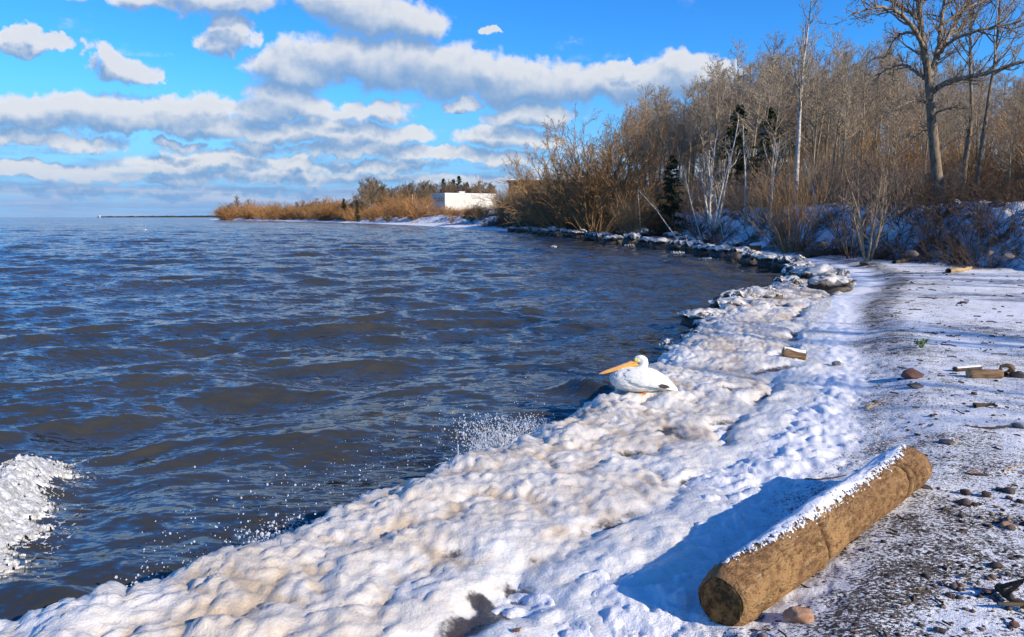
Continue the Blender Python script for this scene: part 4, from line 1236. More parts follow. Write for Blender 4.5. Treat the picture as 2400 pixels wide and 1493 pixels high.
def big_log():
    m, h, b = mat('log_bark', rough=0.85, spec=0.12)
    v = objc(h)
    n1 = h.noise(h.scalev(v, (.55, 1, 1)), 26, 7, .72)
    n2 = h.noise(v, 3.2, 4, .6)
    c = h.mix(h.ramp(n1, .32, .62), (0.20, 0.105, 0.046), (0.46, 0.262, 0.118))
    c = h.mix(h.ramp(h.math('ADD', n2, h.math('MULTIPLY', h.math('SUBTRACT', n1, .5), .5)), .50, .66), c, (0.55, 0.32, 0.135))
    vo = h.n('ShaderNodeTexVoronoi'); vo.inputs['Scale'].default_value = 30; h.link(h.scalev(v, (.5, 1, 1)), vo.inputs['Vector'])
    n3 = h.noise(h.scalev(v, (.7, 1.6, 1.6)), 48, 4, .7)
    c = h.mix(h.ramp(n3, .60, .66), c, (0.035, 0.02, 0.012))
    c = h.mix(h.math('MULTIPLY', attrn(h, 'cleft'), .92), c, (0.05, 0.028, 0.014))
    flake = h.ramp(h.noise(h.scalev(v, (.6, 1, 1)), 17, 3, .5), .64, .68)
    c = h.mix(flake, c, (0.52, 0.36, 0.18))
    h.link(c, b.inputs['Base Color'])
    bump(h, b, h.math('ADD', h.math('MULTIPLY', n1, 1.6), h.math('ADD', h.math('MULTIPLY', n3, -.8), h.math('MULTIPLY', flake, .3))), 1.0, .035)
    M['log_bark'] = m
    m, h, b = mat('log_end', rough=0.9, spec=0.1)
    v = objc(h)
    n1 = h.noise(h.scalev(v, (1, 1, 1)), 22, 6, .72); n2 = h.noise(v, 5, 4, .6)
    rad = h.vec('LENGTH', h.vec('MULTIPLY', v, (0, 1, 1)))
    ring = h.math('SINE', h.math('ADD', h.math('MULTIPLY', rad, 330), h.math('MULTIPLY', n2, 26)))
    f = h.math('ADD', h.math('MULTIPLY', n1, .85), h.math('MULTIPLY', ring, .018))
    c = h.mix(h.ramp(f, .32, .56), (0.085, 0.046, 0.02), (0.34, 0.185, 0.068))
    c = h.mix(h.ramp(n2, .55, .68), c, (0.38, 0.20, 0.06))
    h.link(c, b.inputs['Base Color'])
    bump(h, b, h.math('ADD', f, h.noise(v, 70, 5, .7)), .9, .02)
    M['log_end'] = m
    ga = hit(1700, 1494); gb = hit(2152, 1146)
    ra, rb = .152, .152
    A = np.array([ga[0], ga[1] + .10, ga[2] + ra * .80]); Bp = np.array([gb[0], gb[1] + .12, gb[2] + rb * .86])
    mid = A
    rz = math.atan2(Bp[1] - A[1], Bp[0] - A[0])
    t = thing('log', 'large snow topped brown log lying on the beach in the right foreground', 'log', tuple(A), rz)
    L = np.linalg.norm((Bp - A)[:2]); dz = Bp[2] - A[2]
    B, E, P, (ax, u, w, LL) = rough_log('log', (0, 0, 0), (L, 0, dz), ra, rb, 'log_bark', sides=120, n=360, amp=.085, seed=2)
    # knots and a few rings of old growth standing proud, a dark cleft round the trunk
    V = np.concatenate(B.v); s = V[:, 0] / L
    c = V - np.stack([V[:, 0], 0 * s, V[:, 0] / L * dz], -1)
    th = np.arctan2(c[:, 2], -c[:, 1])
    f = np.ones(len(V))
    for s0, wd, am in ((.36, .009, -.16), (.338, .018, .09), (.15, .03, .05), (.165, .008, -.07), (.81, .012, -.09), (.795, .014, .04), (.86, .01, -.05), (.90, .012, -.035), (.95, .02, .03), (.03, .03, .04), (.10, .012, -.03), (.62, .05, .02)):
        f += am * np.exp(-((s + .018 * np.sin(th * 2 + s0 * 20) - s0) / wd) ** 2) * (.6 + .4 * np.sin(th + s0 * 9))
    rid = np.abs(perlin(V[:, 0] * 4.5, V[:, 1] * 26 + 3, V[:, 2] * 26))
    f += .035 * (rid - .25) - .05 * np.exp(-(rid / .035) ** 2) * np.clip(perlin(V[:, 0] * 2, V[:, 1] * 5, V[:, 2] * 5) + .2, 0, 1)
    f += .022 * np.clip(perlin(V[:, 0] * 26, V[:, 1] * 30, V[:, 2] * 30), 0, 1) - .03 * np.clip(perlin(V[:, 0] * 9, V[:, 1] * 30, V[:, 2] * 30) - .25, 0, 1)
    V = V - c + c * f[:, None]
    bk = mesh_np('bark', V, np.concatenate(B.q), M['log_bark']); link('bark', bk, t)
    attr(bk, 'cleft', np.clip((.995 - f) / .07, 0, 1))
    for e in E: link('end_face', e.mesh('end_face', M['log_end']), t)
    # snow lying along the top
    n = 380; k = 44
    sg = np.linspace(.03, .985, n); ph = np.linspace(-1, 1, k)
    S, PH = np.meshgrid(sg, ph, indexing='ij')
    # angle from straight up; positive towards the shaded (far, left) side
    lo = np.interp(sg, [.05, .14, .40, .8, .93, .985], [-.1, -.32, -.60, -.55, -.35, .0]) + .10 * perlin(sg * 26, sg * 0) + .13 * perlin(sg * 70, sg * 0 + 4) + .13 * perlin(sg * 160, sg * 0 + 9)
    hi = np.interp(sg, [.05, .15, .9, .985], [.55, 1.15, 1.15, .55]) + .12 * perlin(sg * 20, sg * 0 + 2)
    ANG = lo[:, None] * (1 - (PH + 1) / 2) + hi[:, None] * (PH + 1) / 2
    th_ = .009 * np.clip(1 - PH ** 2, 0, 1) ** .5 * np.clip((hi - lo)[:, None] / .8, 0, 1) * (1 + .5 * perlin(S * 30, ANG * 3))
    base_r = np.interp(S, [0, 1], [ra, rb]) * 1.0
    # follow the real surface of the bark
    si = np.clip((S * 359).astype(int), 0, 359)
    VR = V.reshape(360, 120, 3); CR = (V - c).reshape(360, 120, 3)
    thr = np.linspace(0, 2 * math.pi, 72, endpoint=False)
    u_, w_ = u, w
    # direction of each angle
    dirv = np.cos(ANG)[..., None] * w_ + np.sin(ANG)[..., None] * (np.array([0, 1.0, 0]))
    rad = np.linalg.norm(VR - CR, axis=2)
    # column whose direction is nearest
    colv = norm(VR - CR)
    a_col = np.arctan2(colv[..., 1], colv[..., 2])          # 0 = up, positive to +y (left, shaded side)
    idx = np.abs(a_col[si] - ANG[..., None]).argmin(-1)
    rs = rad[si, idx]
    Pn = CR[si, 0] + 0
    Pn[..., 0] = S * L; Pn[..., 1] = 0; Pn[..., 2] = S * dz
    Pn = Pn + dirv * (rs * .985 + th_ + .004)[..., None]
    hole = .8 * perlin(S * 55, ANG * 5) + 1.0 * perlin(S * 150, ANG * 16) + np.interp(PH, [-1, -.55, .1, 1], [-.9, .05, .85, .3]) + np.interp(S, [.05, .2, .9, .985], [-.5, .3, .3, -.3])
    kc = (hole[:-1, :-1] > 0) & (hole[1:, 1:] > 0)
    Pn = Pn - dirv * (.010 * sstep(.35, -.1, hole))[..., None]
    vv, ff, _ = compact(Pn.reshape(-1, 3), grid_faces(n, k, mask=kc))
    me = mesh_np('snow_cover', vv, ff, M['snow'])
    link('snow_cover', me, t)
big_log()

def chunk(name, label, cat, px0, py0, px1, py1, rpx, m, em, lift=.75, cover=False, seed=0, flat=1.0, dy=0.0, amp=.10):
    a, b = hit(px0, py0, top_z), hit(px1, py1, top_z)
    b = np.array([b[0], b[1] + dy, b[2]])
    r = rpx / F * a[1]
    o = np.array([(a[0] + b[0]) / 2, (a[1] + b[1]) / 2 + r * .6, min(a[2], b[2])])
    t = thing(name, label, cat, tuple(o))
    pa = a - o + np.array([0, r * .6, r * lift]); pb = b - o + np.array([0, r * .6, r * lift])
    B, E, P, fr = rough_log(name, pa, pb, r, r * .92, m, sides=22, n=26, amp=amp, seed=seed, flat=flat)
    link('bark', B.mesh('bark', M[m]), t)
    for e in E: link('end_face', e.mesh('end_face', M[em]), t)
    if cover:
        ax, u, w, L = fr
        S, A_ = np.meshgrid(np.linspace(.04, .96, 20), np.linspace(-.9, .9, 12), indexing='ij')
        up = w if w[2] > 0 else -w
        V = pa + S[..., None] * L * ax + (np.cos(A_)[..., None] * up * flat + np.sin(A_)[..., None] * u) * (r * (.98 + .12 * np.cos(A_ * 1.7) + .03 * perlin(S * 9, A_ * 3)))[..., None]
        link('snow_cover', mesh_np('snow_cover', V.reshape(-1, 3), grid_faces(20, 12)[:, ::-1] if ax[0] > 0 else grid_faces(20, 12), M['snow']), t)
    return t
chunk('wood_chunk', 'sawn pale wood chunk with a snowy top on smooth snow right of the pelican', 'wood chunk', 1836, 836, 1884, 842, 13, 'drift', 'drift_pale', cover=True, amp=.24, dy=-.1)
chunk('driftwood_chunk', 'thick rough brown driftwood chunk, the largest of the pieces near the right edge', 'driftwood', 2272, 887, 2352, 887, 13, 'drift', 'drift_pale', seed=3, amp=.24)
chunk('driftwood_board', 'dark weathered board tilted behind the thick driftwood chunk', 'driftwood', 2240, 873, 2300, 868, 9, 'drift_dark', 'drift_dark', seed=4, flat=.6, cover=True)
# curled root: a hook of wood
q = hit(2364, 884, top_z); B = Buf(); s_ = q[1] / F
a = np.linspace(-.3, 4.6, 26)
pts = np.stack([s_ * 13 * np.sin(a), .02 * np.sin(a * 2), s_ * (13 - 11 * np.cos(a))], -1)
tubes(B, pts[None], (s_ * np.interp(a, [-.3, 2, 4.6], [8, 6.5, 3.5]))[None], 9)
o = link('curled_root', B.mesh('curled_root', M['drift'])); o.location = (q[0], q[1] + .05, q[2] + .01)
tag(o, 'curled brown driftwood root at the right end of the thick chunk', 'driftwood')
def stick(name, label, pxs, r, m, cat='stick', forks=0, seed=0, lift=.01):
    P = np.array([hit(x, y, top_z) for x, y in pxs]); o = P[0].copy()
    q = chaikin(P - o, 2); rng = np.random.default_rng(seed); q[1:-1] += rng.normal(0, r * .35, q[1:-1].shape); q[:, 2] += r * .6 + lift
    B = Buf(); rad = np.linspace(r, r * .55, len(q)); tubes(B, q[None], rad[None], 7)
    for k in range(forks):
        i = rng.integers(2, len(q) - 2); d = norm(rng.normal(size=3)) * r * 7; d[2] = abs(d[2])
        tubes(B, np.array([[q[i], q[i] + d * .5, q[i] + d]]), np.array([[r * .6, r * .5, r * .3]]), 5)
    ob = link(name, B.mesh(name, M[m])); ob.location = tuple(o)
    return tag(ob, label, cat)
stick('stick', 'thick dark broken stick at the lower right edge', [(2344, 1388), (2358, 1405), (2378, 1418), (2425, 1436)], .022, 'drift_dark', forks=3, seed=1)
stick('stick', 'dark thin stick lying on the snow below the thick driftwood chunk', [(2285, 957), (2310, 953), (2336, 956)], .022, 'drift_dark', seed=2)
stick('stick', 'brown stick near the right edge, left of the smooth grey stone', [(2262, 1003), (2300, 1008), (2345, 1008), (2385, 998)], .014, 'drift_dark', seed=3)
stick('wood_chip', 'pale splinter of wood on the snow beside the log shadow', [(2030, 962), (2045, 955), (2062, 950)], .022, 'drift_pale', cat='wood chip', seed=4)
stick('stick', 'thin pale straw sticking out at the right edge', [(2352, 1108), (2375, 1100), (2405, 1088)], .007, 'drift_pale', seed=5)
stick('stick', 'dark bent twig lying in the shadow of the log', [(1880, 1128), (1930, 1128), (1985, 1118)], .008, 'drift_dark', seed=6)
stick('driftwood_branch', 'tan driftwood branch lying on the shaded snow near the bank foot', [(2222, 640), (2250, 637), (2275, 632)], .10, 'drift_pale', cat='driftwood', seed=7)
stick('driftwood_log', 'long dark driftwood log at the foot of the bank behind the ice', [(1890, 603), (1935, 600), (1985, 596)], .22, 'drift_dark', cat='driftwood', seed=8)
stick('driftwood_branch', 'long thin dark branch on the snow below the slender grey stems', [(2095, 618), (2135, 615), (2180, 610)], .09, 'drift_dark', cat='driftwood', seed=9)
rock(1775, 588, 30, .72, 'drift', 'round snow capped wooden stump glowing in the sun at the back of the ice', 'stump', cat='stump')
o = bpy.data.objects['stump']; v, f = ico(3); d_ = np.array(o.data.vertices[0].co); mx = max(abs(x.co.z) for x in o.data.vertices); wx = max(abs(x.co.x) for x in o.data.vertices)
vv = v * np.array([wx * .95, wx * .95, mx * .55]); vv[:, 2] = np.where(vv[:, 2] < 0, vv[:, 2] * .3, vv[:, 2]) + mx * .72
link('snow_cap', mesh_np('snow_cap', vv, f, M['snow']), o)
for k, (px, py, w, lab) in enumerate([(1990, 592, 40, 'dark rock behind the slender grey stems, left side'), (2065, 606, 44, 'flat dark rock at the foot of the slender grey stems'), (2138, 600, 34, 'dark rock on the shaded snow right of the grey stems'),
                                      (2195, 598, 30, 'brownish rock at the bank foot below the cottonwood'), (2322, 596, 26, 'dark rock on the shaded bank, near the right edge'), (2365, 604, 30, 'dark rock on the shaded bank closest to the right edge'),
                                      (1928, 578, 34, 'dark rock at the bank foot right of the reddish shrub'), (1985, 642, 24, 'dark stone on bluish snow behind the grey ice ridges'), (2030, 622, 28, 'snow dusted stone on the flat snow below the grey stems')]):
    rock(px, py, w, .5, 'rock_dark', lab, 'rock', k, cat='rock')
# leaves
def leaf(px, py, r, m, lab):
    q = hit(px, py, top_z); n = 14; a = np.linspace(0, 2 * math.pi, n, endpoint=False)
    rr = r * (1 + .35 * np.cos(a)) * (1 + .15 * np.sin(a * 5))
    top = np.stack([rr * np.cos(a), rr * np.sin(a) * .7, r * .35 * np.cos(a * 2) + r * .5], -1)
    V = np.vstack([top, [[0, 0, r * .25]], top - [0, 0, r * .06], [[0, 0, r * .19]]])
    t = [(i, (i + 1) % n, n) for i in range(n)] + [((i + 1) % n + n + 1, i + n + 1, 2 * n + 1) for i in range(n)]
    qd = [(i, i + n + 1, (i + 1) % n + n + 1, (i + 1) % n) for i in range(n)]
    o = link('leaf', mesh_np('leaf', V, [np.array(t), np.array(qd)], M[m])); o.location = tuple(q); tag(o, lab, 'leaf')
leaf(1208, 1479, .022, 'rock_red', 'small curled dark red leaf on the ice at the bottom of the picture')
leaf(2236, 1034, .03, 'drift_pale', 'yellowish leaf lying on the dark clod beyond the log')
leaf(1745, 1462, .02, 'drift_pale', 'tiny tan leaf beside the near end of the log') if False else None

# green sprout
M['green_leaf'] = mottled('green_leaf', (0.07, 0.13, 0.02), (0.12, 0.17, 0.03), 20, .6, .3, bstr=.2)
def sprout():
    q = hit(2160, 816, top_z); rng = np.random.default_rng(6)
    t = thing('green_plant', 'small green leafy plant on the edge of the shingle berm', 'plant', tuple(q))
    S_, Lf = Buf(), Buf()
    for k in range(11):
        a = rng.uniform(0, 6.28); tip = np.array([math.cos(a) * .10, math.sin(a) * .08, rng.uniform(.06, .14)])
        tubes(S_, np.array([[[0, 0, -.02], tip * .5 + [0, 0, .02], tip]]), np.full((1, 3), .004), 4)
        for j in range(4):
            c = tip * (.55 + .16 * j); d = norm(rng.normal(size=3) + [0, 0, .5]); s = norm(np.cross(d, rng.normal(size=3))) * .016; l = .045
            Lf.add([c, c + d * l * .5 + s, c + d * l, c + d * l * .5 - s], [(0, 1, 2, 3)])
    link('stems', S_.mesh('stems', M['green_leaf']), t); link('foliage', Lf.mesh('foliage', M['green_leaf']), t)
sprout()

# loose shingle, twigs and chips: far too many to count
def litter():
    rng = np.random.default_rng(31)
    v, f = ico(1)
    B = Buf()
    N = 9000
    r = 2.2 + 15 * rng.uniform(0, 1, N) ** 1.6; a = rng.uniform(R(2), R(42), N)
    X, Y = r * np.sin(a), r * np.cos(a)
    z, ds, db = land_z(X, Y, True)
    band = np.exp(-((ds - 3.3) / .3) ** 2) * (Y > 8.5)
    near = np.exp(-((X - 2.1) * .69 - (Y - 3.35) * .72) ** 2 / .16) * (np.hypot(X - 2.05, Y - 3.35) < 1.5)
    dens = .30 + .35 * perlin(X * .9, Y * .9, 3 + 0 * X) + .6 * band + .5 * near
    k = (ds > 2.7) & (rng.uniform(0, 1, N) < dens)
    X, Y, z = X[k], Y[k], z[k]
    for i in range(len(X)):
        s = min(rng.lognormal(math.log(.0085), .5), .026)
        p = v * (1 + .25 * rng.normal(size=(len(v), 1))) * s * np.array([1.3, 1, .6])
        c, sn = math.cos(i), math.sin(i)
        p = np.stack([p[:, 0] * c - p[:, 1] * sn + X[i], p[:, 0] * sn + p[:, 1] * c + Y[i], p[:, 2] + z[i] + s * .25], -1)
        B.add(p, None, f)
    m, h, b = mat('shingle', rough=.75, spec=.25)
    vo = h.n('ShaderNodeTexVoronoi'); vo.inputs['Scale'].default_value = 14; h.link(objc(h), vo.inputs['Vector'])
    sp = h.n('ShaderNodeSeparateColor'); h.link(vo.outputs['Color'], sp.inputs[0])
    h.link(h.mix(h.ramp(sp.outputs[0], .3, 1), (0.035, 0.027, 0.022), h.mix(sp.outputs[1], (0.17, 0.09, 0.06), (0.26, 0.19, 0.13))), b.inputs['Base Color'])
    tag(link('shingle', B.mesh('shingle', m)), 'loose small shingle sprinkled over the thin snow', 'shingle', kind='stuff')
    B = Buf(); N = 620
    r = 3 + 26 * rng.uniform(0, 1, N) ** 1.3; a = rng.uniform(R(6), R(40), N)
    X, Y = r * np.sin(a), r * np.cos(a); z, ds, db = land_z(X, Y, True)
    for i in np.nonzero((ds > 2.8) & (db < 1))[0]:
        th = rng.uniform(0, 3.14); L = rng.lognormal(math.log(.035 + .003 * r[i]), .6); d = np.array([math.cos(th), math.sin(th), 0]) * L
        p0 = np.array([X[i], Y[i], z[i] + .012]); w = rng.normal(0, .12 * L, 3) * [1, 1, .3]
        tubes(B, np.array([[p0, p0 + d * .5 + w, p0 + d]]), np.full((1, 3), .004 + .0004 * r[i]), 4)
    tag(link('twig_litter', B.mesh('twig_litter', M['drift_dark'])), 'scattered dark twigs and straws on the thin snow', 'twigs', kind='stuff')
litter()

# ------------------------------------------------------------------ ice-glazed boulders along the far edge of the ice
def boulders():
    rng = np.random.default_rng(12)
    protos = []
    for k in range(7):
        t = thing('iced_boulder', '', 'boulder')
        rk = rock_mesh('rock', 500 + k, (1.3, .95, .70), 'rock_dark', 3, .55); link('rock', rk, t)
        v, f = ico(4)
        o = rng.uniform(0, 40, 3)
        n = 1 + .30 * fbm(v[:, 0] * 1.5 + o[0], v[:, 1] * 1.5 + o[1], v[:, 2] * 1.5, 3) + .14 * np.abs(perlin(v[:, 0] * 4 + o[1], v[:, 1] * 4, v[:, 2] * 4))
        p = v * n[:, None] * np.array([.62 - .07 * (k % 3), .46 - .05 * (k % 3), .30])
        p[:, 0] += .10 * (k % 3); low = .31 + .05 * (k % 3) + .22 * perlin(v[:, 0] * 2.5 + o[2], v[:, 1] * 2.5, 0 * v[:, 0]) 
        drip = .30 * np.clip(perlin(v[:, 0] * 7 + o[0], v[:, 1] * 7, 3 + 0 * v[:, 0]) - .1, 0, 1)
        fl = low - .16 - drip
        p[:, 2] = np.where(p[:, 2] < fl, fl + (p[:, 2] - fl) * .12, p[:, 2]) + .12
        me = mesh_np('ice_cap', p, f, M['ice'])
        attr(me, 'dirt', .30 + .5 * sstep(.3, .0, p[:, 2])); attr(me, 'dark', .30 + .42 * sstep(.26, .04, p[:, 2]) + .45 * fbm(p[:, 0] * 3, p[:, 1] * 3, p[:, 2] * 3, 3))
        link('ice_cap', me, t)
        protos.append(t)
    pl = Placer(protos)
    spots = [(1690, 752, 66), (1728, 730, 70), (1790, 706, 74), (1612, 826, 44), (1672, 790, 52), (1848, 676, 60), (1660, 752, 62), (1705, 775, 70), (1650, 805, 56), (1745, 715, 74), (1800, 712, 80), (1845, 690, 50), (1890, 655, 70), (1925, 668, 80), (1960, 690, 76), (1870, 640, 66), (1838, 628, 70), (1800, 620, 66),
             (1762, 612, 60), (1725, 604, 58), (1690, 596, 56), (1655, 592, 50), (1618, 586, 54), (1585, 582, 46), (1548, 578, 50), (1512, 574, 44), (1478, 570, 54), (1502, 560, 50), (1440, 568, 42), (1410, 563, 44), (1385, 560, 38),
             (1360, 556, 44), (1335, 553, 36), (1310, 550, 34), (1290, 549, 40), (1265, 546, 30), (1245, 545, 30), (1222, 543, 26), (1200, 541, 24), (1460, 556, 36), (1568, 566, 44), (1640, 574, 44), (1720, 584, 40), (1600, 572, 40)]
    for k, (px, py, w) in enumerate(spots):
        q = pix_plane(px - (30 if py > 700 else 12 if py > 650 else 0), py, .18); s = w / F * q[1] * (1.15 if py > 640 else 1)
        pl.put(k, (q[0], q[1], .16 + .04 * s + (.12 if shore_sd(q[:1], q[1:])[0] > .6 else 0)), rng.normal(-.35, .5), s * .9, ('large' if s > .75 else 'small') + ' boulder glazed with grey ice, ' + ('just beyond the pelican' if px > 1600 and py > 730 else 'at the bend of the shoreline' if py > 620 else 'left of the snow capped stump' if px > 1690 else 'in front of the leaning birches' if px > 1560 else 'in front of the round brown shrub' if px > 1430 else 'in front of the big willow' if px > 1300 else 'at the far end of the row'), 'ice glazed boulders along the water edge')
boulders()

# ------------------------------------------------------------------ the pelican
def pelican():
    q = hit(1506, 921, top_z)
    s = q[1] / F * 1.02                                   # metres per photo pixel at the bird
    M['plumage'] = mottled('white_plumage', (0.79, 0.78, 0.74), (0.66, 0.64, 0.58), 40, .7, .2, bstr=.25, bdist=.006, bscale=160)
    M['feather_black'] = mottled('black_feathers', (0.02, 0.018, 0.017), (0.05, 0.04, 0.035), 40, .6, .3, bstr=.2)
    M['bill'] = mottled('orange_bill', (0.78, 0.36, 0.13), (0.85, 0.46, 0.20), 30, .45, .4, bstr=.1)
    M['pouch'] = mottled('yellow_pouch', (0.72, 0.38, 0.05), (0.80, 0.50, 0.10), 30, .5, .35, bstr=.2)
    M['eye_skin'] = mottled('yellow_eye_skin', (0.80, 0.60, 0.05), (0.85, 0.68, 0.12), 60, .5, .3, bstr=.1)
    M['eye'] = mottled('dark_eye', (0.01, 0.01, 0.01), (0.02, 0.02, 0.02), 60, .1, .6, bstr=0)
    M['foot'] = mottled('orange_foot', (0.70, 0.22, 0.05), (0.60, 0.17, 0.04), 40, .5, .35, bstr=.2)
    t = thing('pelican', 'white pelican with a long orange bill resting on the ice edge, facing left', 'pelican', tuple(q + np.array([0, .03, -.004])))
    def loft(B, rows, sides=28):
        """rows: centre (x,y,z), half width (y), half height (z), tangent tilt handled by the points"""
        rows = np.array(rows, float); n = len(rows)
        k = np.linspace(0, n - 1, (n - 1) * 5 + 1)
        # smooth interpolation
        R_ = np.stack([np.interp(k, np.arange(n), rows[:, i]) for i in range(rows.shape[1])], -1)
        for _ in range(3): R_[1:-1] = (R_[:-2] + 2 * R_[1:-1] + R_[2:]) / 4
        th = np.linspace(0, 2 * math.pi, sides, endpoint=False)
        tan = norm(np.gradient(R_[:, :3], axis=0))
        side = np.array([0, 1.0, 0]); up = norm(np.cross(tan, side) * -1); up = np.where(up[:, 2:] < 0, -up, up) if False else norm(np.cross(side, tan))
        P = R_[:, None, :3] + np.cos(th)[None, :, None] * R_[:, 3, None, None] * side + np.sin(th)[None, :, None] * R_[:, 4, None, None] * up[:, None]
        m = len(R_); i = np.arange(m * sides).reshape(m, sides); j = np.roll(i, -1, axis=1)
        qd = np.stack([i[:-1], j[:-1], j[1:], i[1:]], -1).reshape(-1, 4)
        V = P.reshape(-1, 3) * s
        c0, c1 = R_[0, :3] * s, R_[-1, :3] * s
        nV = len(V)
        tr = [(j[0][x], i[0][x], nV) for x in range(sides)] + [(i[-1][x], j[-1][x], nV + 1) for x in range(sides)]
        B.add(np.vstack([V, c0, c1]), qd, tr)
    B = Buf()
    body = [(-77,0,39,3,3),(-73,0,38,12,12),(-64,0,36,21,21),(-50,0,34,27,27),(-30,0,33,31,30),(-5,0,32.5,33,30),(20,0,30,31,27.5),(40,0,25.5,26,22),(57,0,19,19,15),(70,0,12.5,13,9),(80,0,7,8,4.5),(84,0,5,3,2)]
    loft(B, body, 36)
    loft(B, [(-60,0,34,10,10),(-46,0,42,14,13),(-30,0,47,14,13),(-14,0,52,13.5,13),(-3,0,59,12.5,12.5),(2,0,69,11.5,11.5),(0,0,78,10.5,11),(-6,0,81.5,9.5,10),(-13,0,80,8,8.5),(-19,0,76.5,6,6.5)], 28)
    me0 = B.mesh('tmp', None)
    tmp = bpy.data.objects.new('tmp', me0); col.objects.link(tmp)
    md = tmp.modifiers.new('r', 'REMESH'); md.mode = 'VOXEL'; md.voxel_size = s * 1.3
    sm = tmp.modifiers.new('s', 'SMOOTH'); sm.factor = .5; sm.iterations = 6
    dg = bpy.context.evaluated_depsgraph_get()
    me = bpy.data.meshes.new_from_object(tmp.evaluated_get(dg)); me.name = 'body'
    bpy.data.objects.remove(tmp); me.materials.clear(); me.materials.append(M['plumage'])
    me.polygons.foreach_set('use_smooth', np.ones(len(me.polygons), bool))
    # ruffled down
    n = len(me.vertices); co = np.empty(n * 3, np.float32); me.vertices.foreach_get('co', co); co = co.reshape(-1, 3)
    nr = np.empty(n * 3, np.float32); me.vertices.foreach_get('normal', nr); nr = nr.reshape(-1, 3)
    co += nr * (s * 1.1 * fbm(co[:, 0] / s * .05, co[:, 1] / s * .16, co[:, 2] / s * .16, 3))[:, None]
    me.vertices.foreach_set('co', co.ravel()); me.update()
    link('body', me, t)
    # bill: upper mandible, pouch below
    b = Buf(); loft(b, [(-12,0,77,6.5,5.6),(-20,0,75,6.4,5.0),(-40,0,68,5.6,3.8),(-65,0,59.3,4.8,3.0),(-90,0,50.4,4.2,2.4),(-99,0,46.5,3.0,1.8),(-102.5,0,44.2,1.3,1.6)], 14)
    link('upper_bill', b.mesh('upper_bill', M['bill']), t)
    b = Buf(); loft(b, [(-9,0,67.5,6.0,3.6),(-20,0,67,6.0,5.0),(-40,0,61.6,5.4,4.4),(-65,0,54.6,4.5,3.0),(-88,0,47.6,3.4,1.8),(-97,0,45,1.6,1.0)], 14)
    link('pouch', b.mesh('pouch', M['pouch']), t)
    for sg in (-1, 1):
        v, f = ico(2)
        p = link('eye_patch', mesh_np('eye_patch', v * np.array([6.5, 2.2, 3.6]) * s + np.array([-15.5, sg * 7.0, 79]) * s, f, M['eye_skin']), t)
        link('eye', mesh_np('eye', v * 1.25 * s + np.array([-13.5, sg * 9.0, 80.3]) * s, f, M['eye']), p)
    rows = np.array(body, float)
    def surf(x, th, off, sg):
        zc = np.interp(x, rows[:, 0], rows[:, 2]); hw = np.interp(x, rows[:, 0], rows[:, 3]); hh = np.interp(x, rows[:, 0], rows[:, 4])
        return np.array([x, sg * (hw + off) * math.sin(th), zc + (hh + off) * math.cos(th)])
    rng = np.random.default_rng(9)
    def feather(B, x, th, L, w, off0, off1, sg, dth=.1):
        n = 6; pts = []
        for k in range(n + 1):
            f = k / n; ww = w * (math.sin(math.pi * min(1, .12 + .62 * f)) if f < .999 else .25)
            xx = x + L * f; tt = th + dth * f; o = off0 + (off1 - off0) * f
            hwx = max(6, np.interp(xx, rows[:, 0], rows[:, 4]))
            da = ww / hwx
            pts += [surf(xx, tt - da, o, sg), surf(xx, tt, o + .9, sg), surf(xx, tt + da, o, sg)]
        pts = np.array(pts) * s
        qd = []
        for k in range(n): qd += [(3 * k, 3 * k + 3, 3 * k + 4, 3 * k + 1), (3 * k + 1, 3 * k + 4, 3 * k + 5, 3 * k + 2)]
        B.add(pts, qd)
    for sg in (-1, 1):
        W = Buf()
        for r_, (x0, L, w, o0, o1, ths) in enumerate([(34, 44, 5.5, 1.0, 2.2, np.linspace(.25, 1.62, 9)), (18, 40, 5, 1.8, 3.2, np.linspace(.25, 1.75, 11)), (4, 32, 4.6, 2.6, 3.8, np.linspace(.25, 1.75, 12)),
                                                       (-10, 26, 4.2, 3.0, 4.4, np.linspace(.35, 1.7, 12)), (-22, 22, 3.8, 3.0, 4.6, np.linspace(.45, 1.6, 11)), (-34, 19, 3.4, 2.6, 4.4, np.linspace(.6, 1.5, 9)), (-44, 17, 3.2, 1.0, 3.8, np.linspace(.8, 1.35, 6))]):
            for th in ths:
                feather(W, x0 + rng.uniform(-3, 3) - 8 * abs(th - 1) ** 2, th + rng.uniform(-.03, .03), L * rng.uniform(.9, 1.12), w, o0, o1 + rng.uniform(-.4, .8), sg, .10 if th < 1.2 else -.02)
        link('wing', W.mesh('wing', M['plumage']), t)
        Bk = Buf()
        for th, x0, L in ((1.62, 30, 22), (1.72, 33, 20), (1.55, 38, 22)): feather(Bk, x0, th, L, 2.6, 4.4, 4.2, sg, .03)
        link('flight_feathers', Bk.mesh('flight_feathers', M['feather_black']), t)
    Tl = Buf()
    for k in range(9):
        a = (k - 4) * .11
        p = np.array([[62, 0 + (k - 4) * 2, 14.5 - abs(k - 4) * .5], [75, (k - 4) * 3.0, 8.5 - abs(k - 4) * .5], [86 - abs(k - 4) * .8, (k - 4) * 3.8, 3.6]])
        for j in range(2):
            w0, w1 = (3.2, 3.2) if j == 0 else (3.2, 1.6)
            Tl.add(np.array([p[j] - [0, w0, 0], p[j + 1] - [0, w1, 0], p[j + 1] + [0, w1, 0], p[j] + [0, w0, 0]]) * s + np.array([0, 0, .002 * (k % 2)]), [(0, 1, 2, 3)])
    link('tail', Tl.mesh('tail', M['plumage']), t)
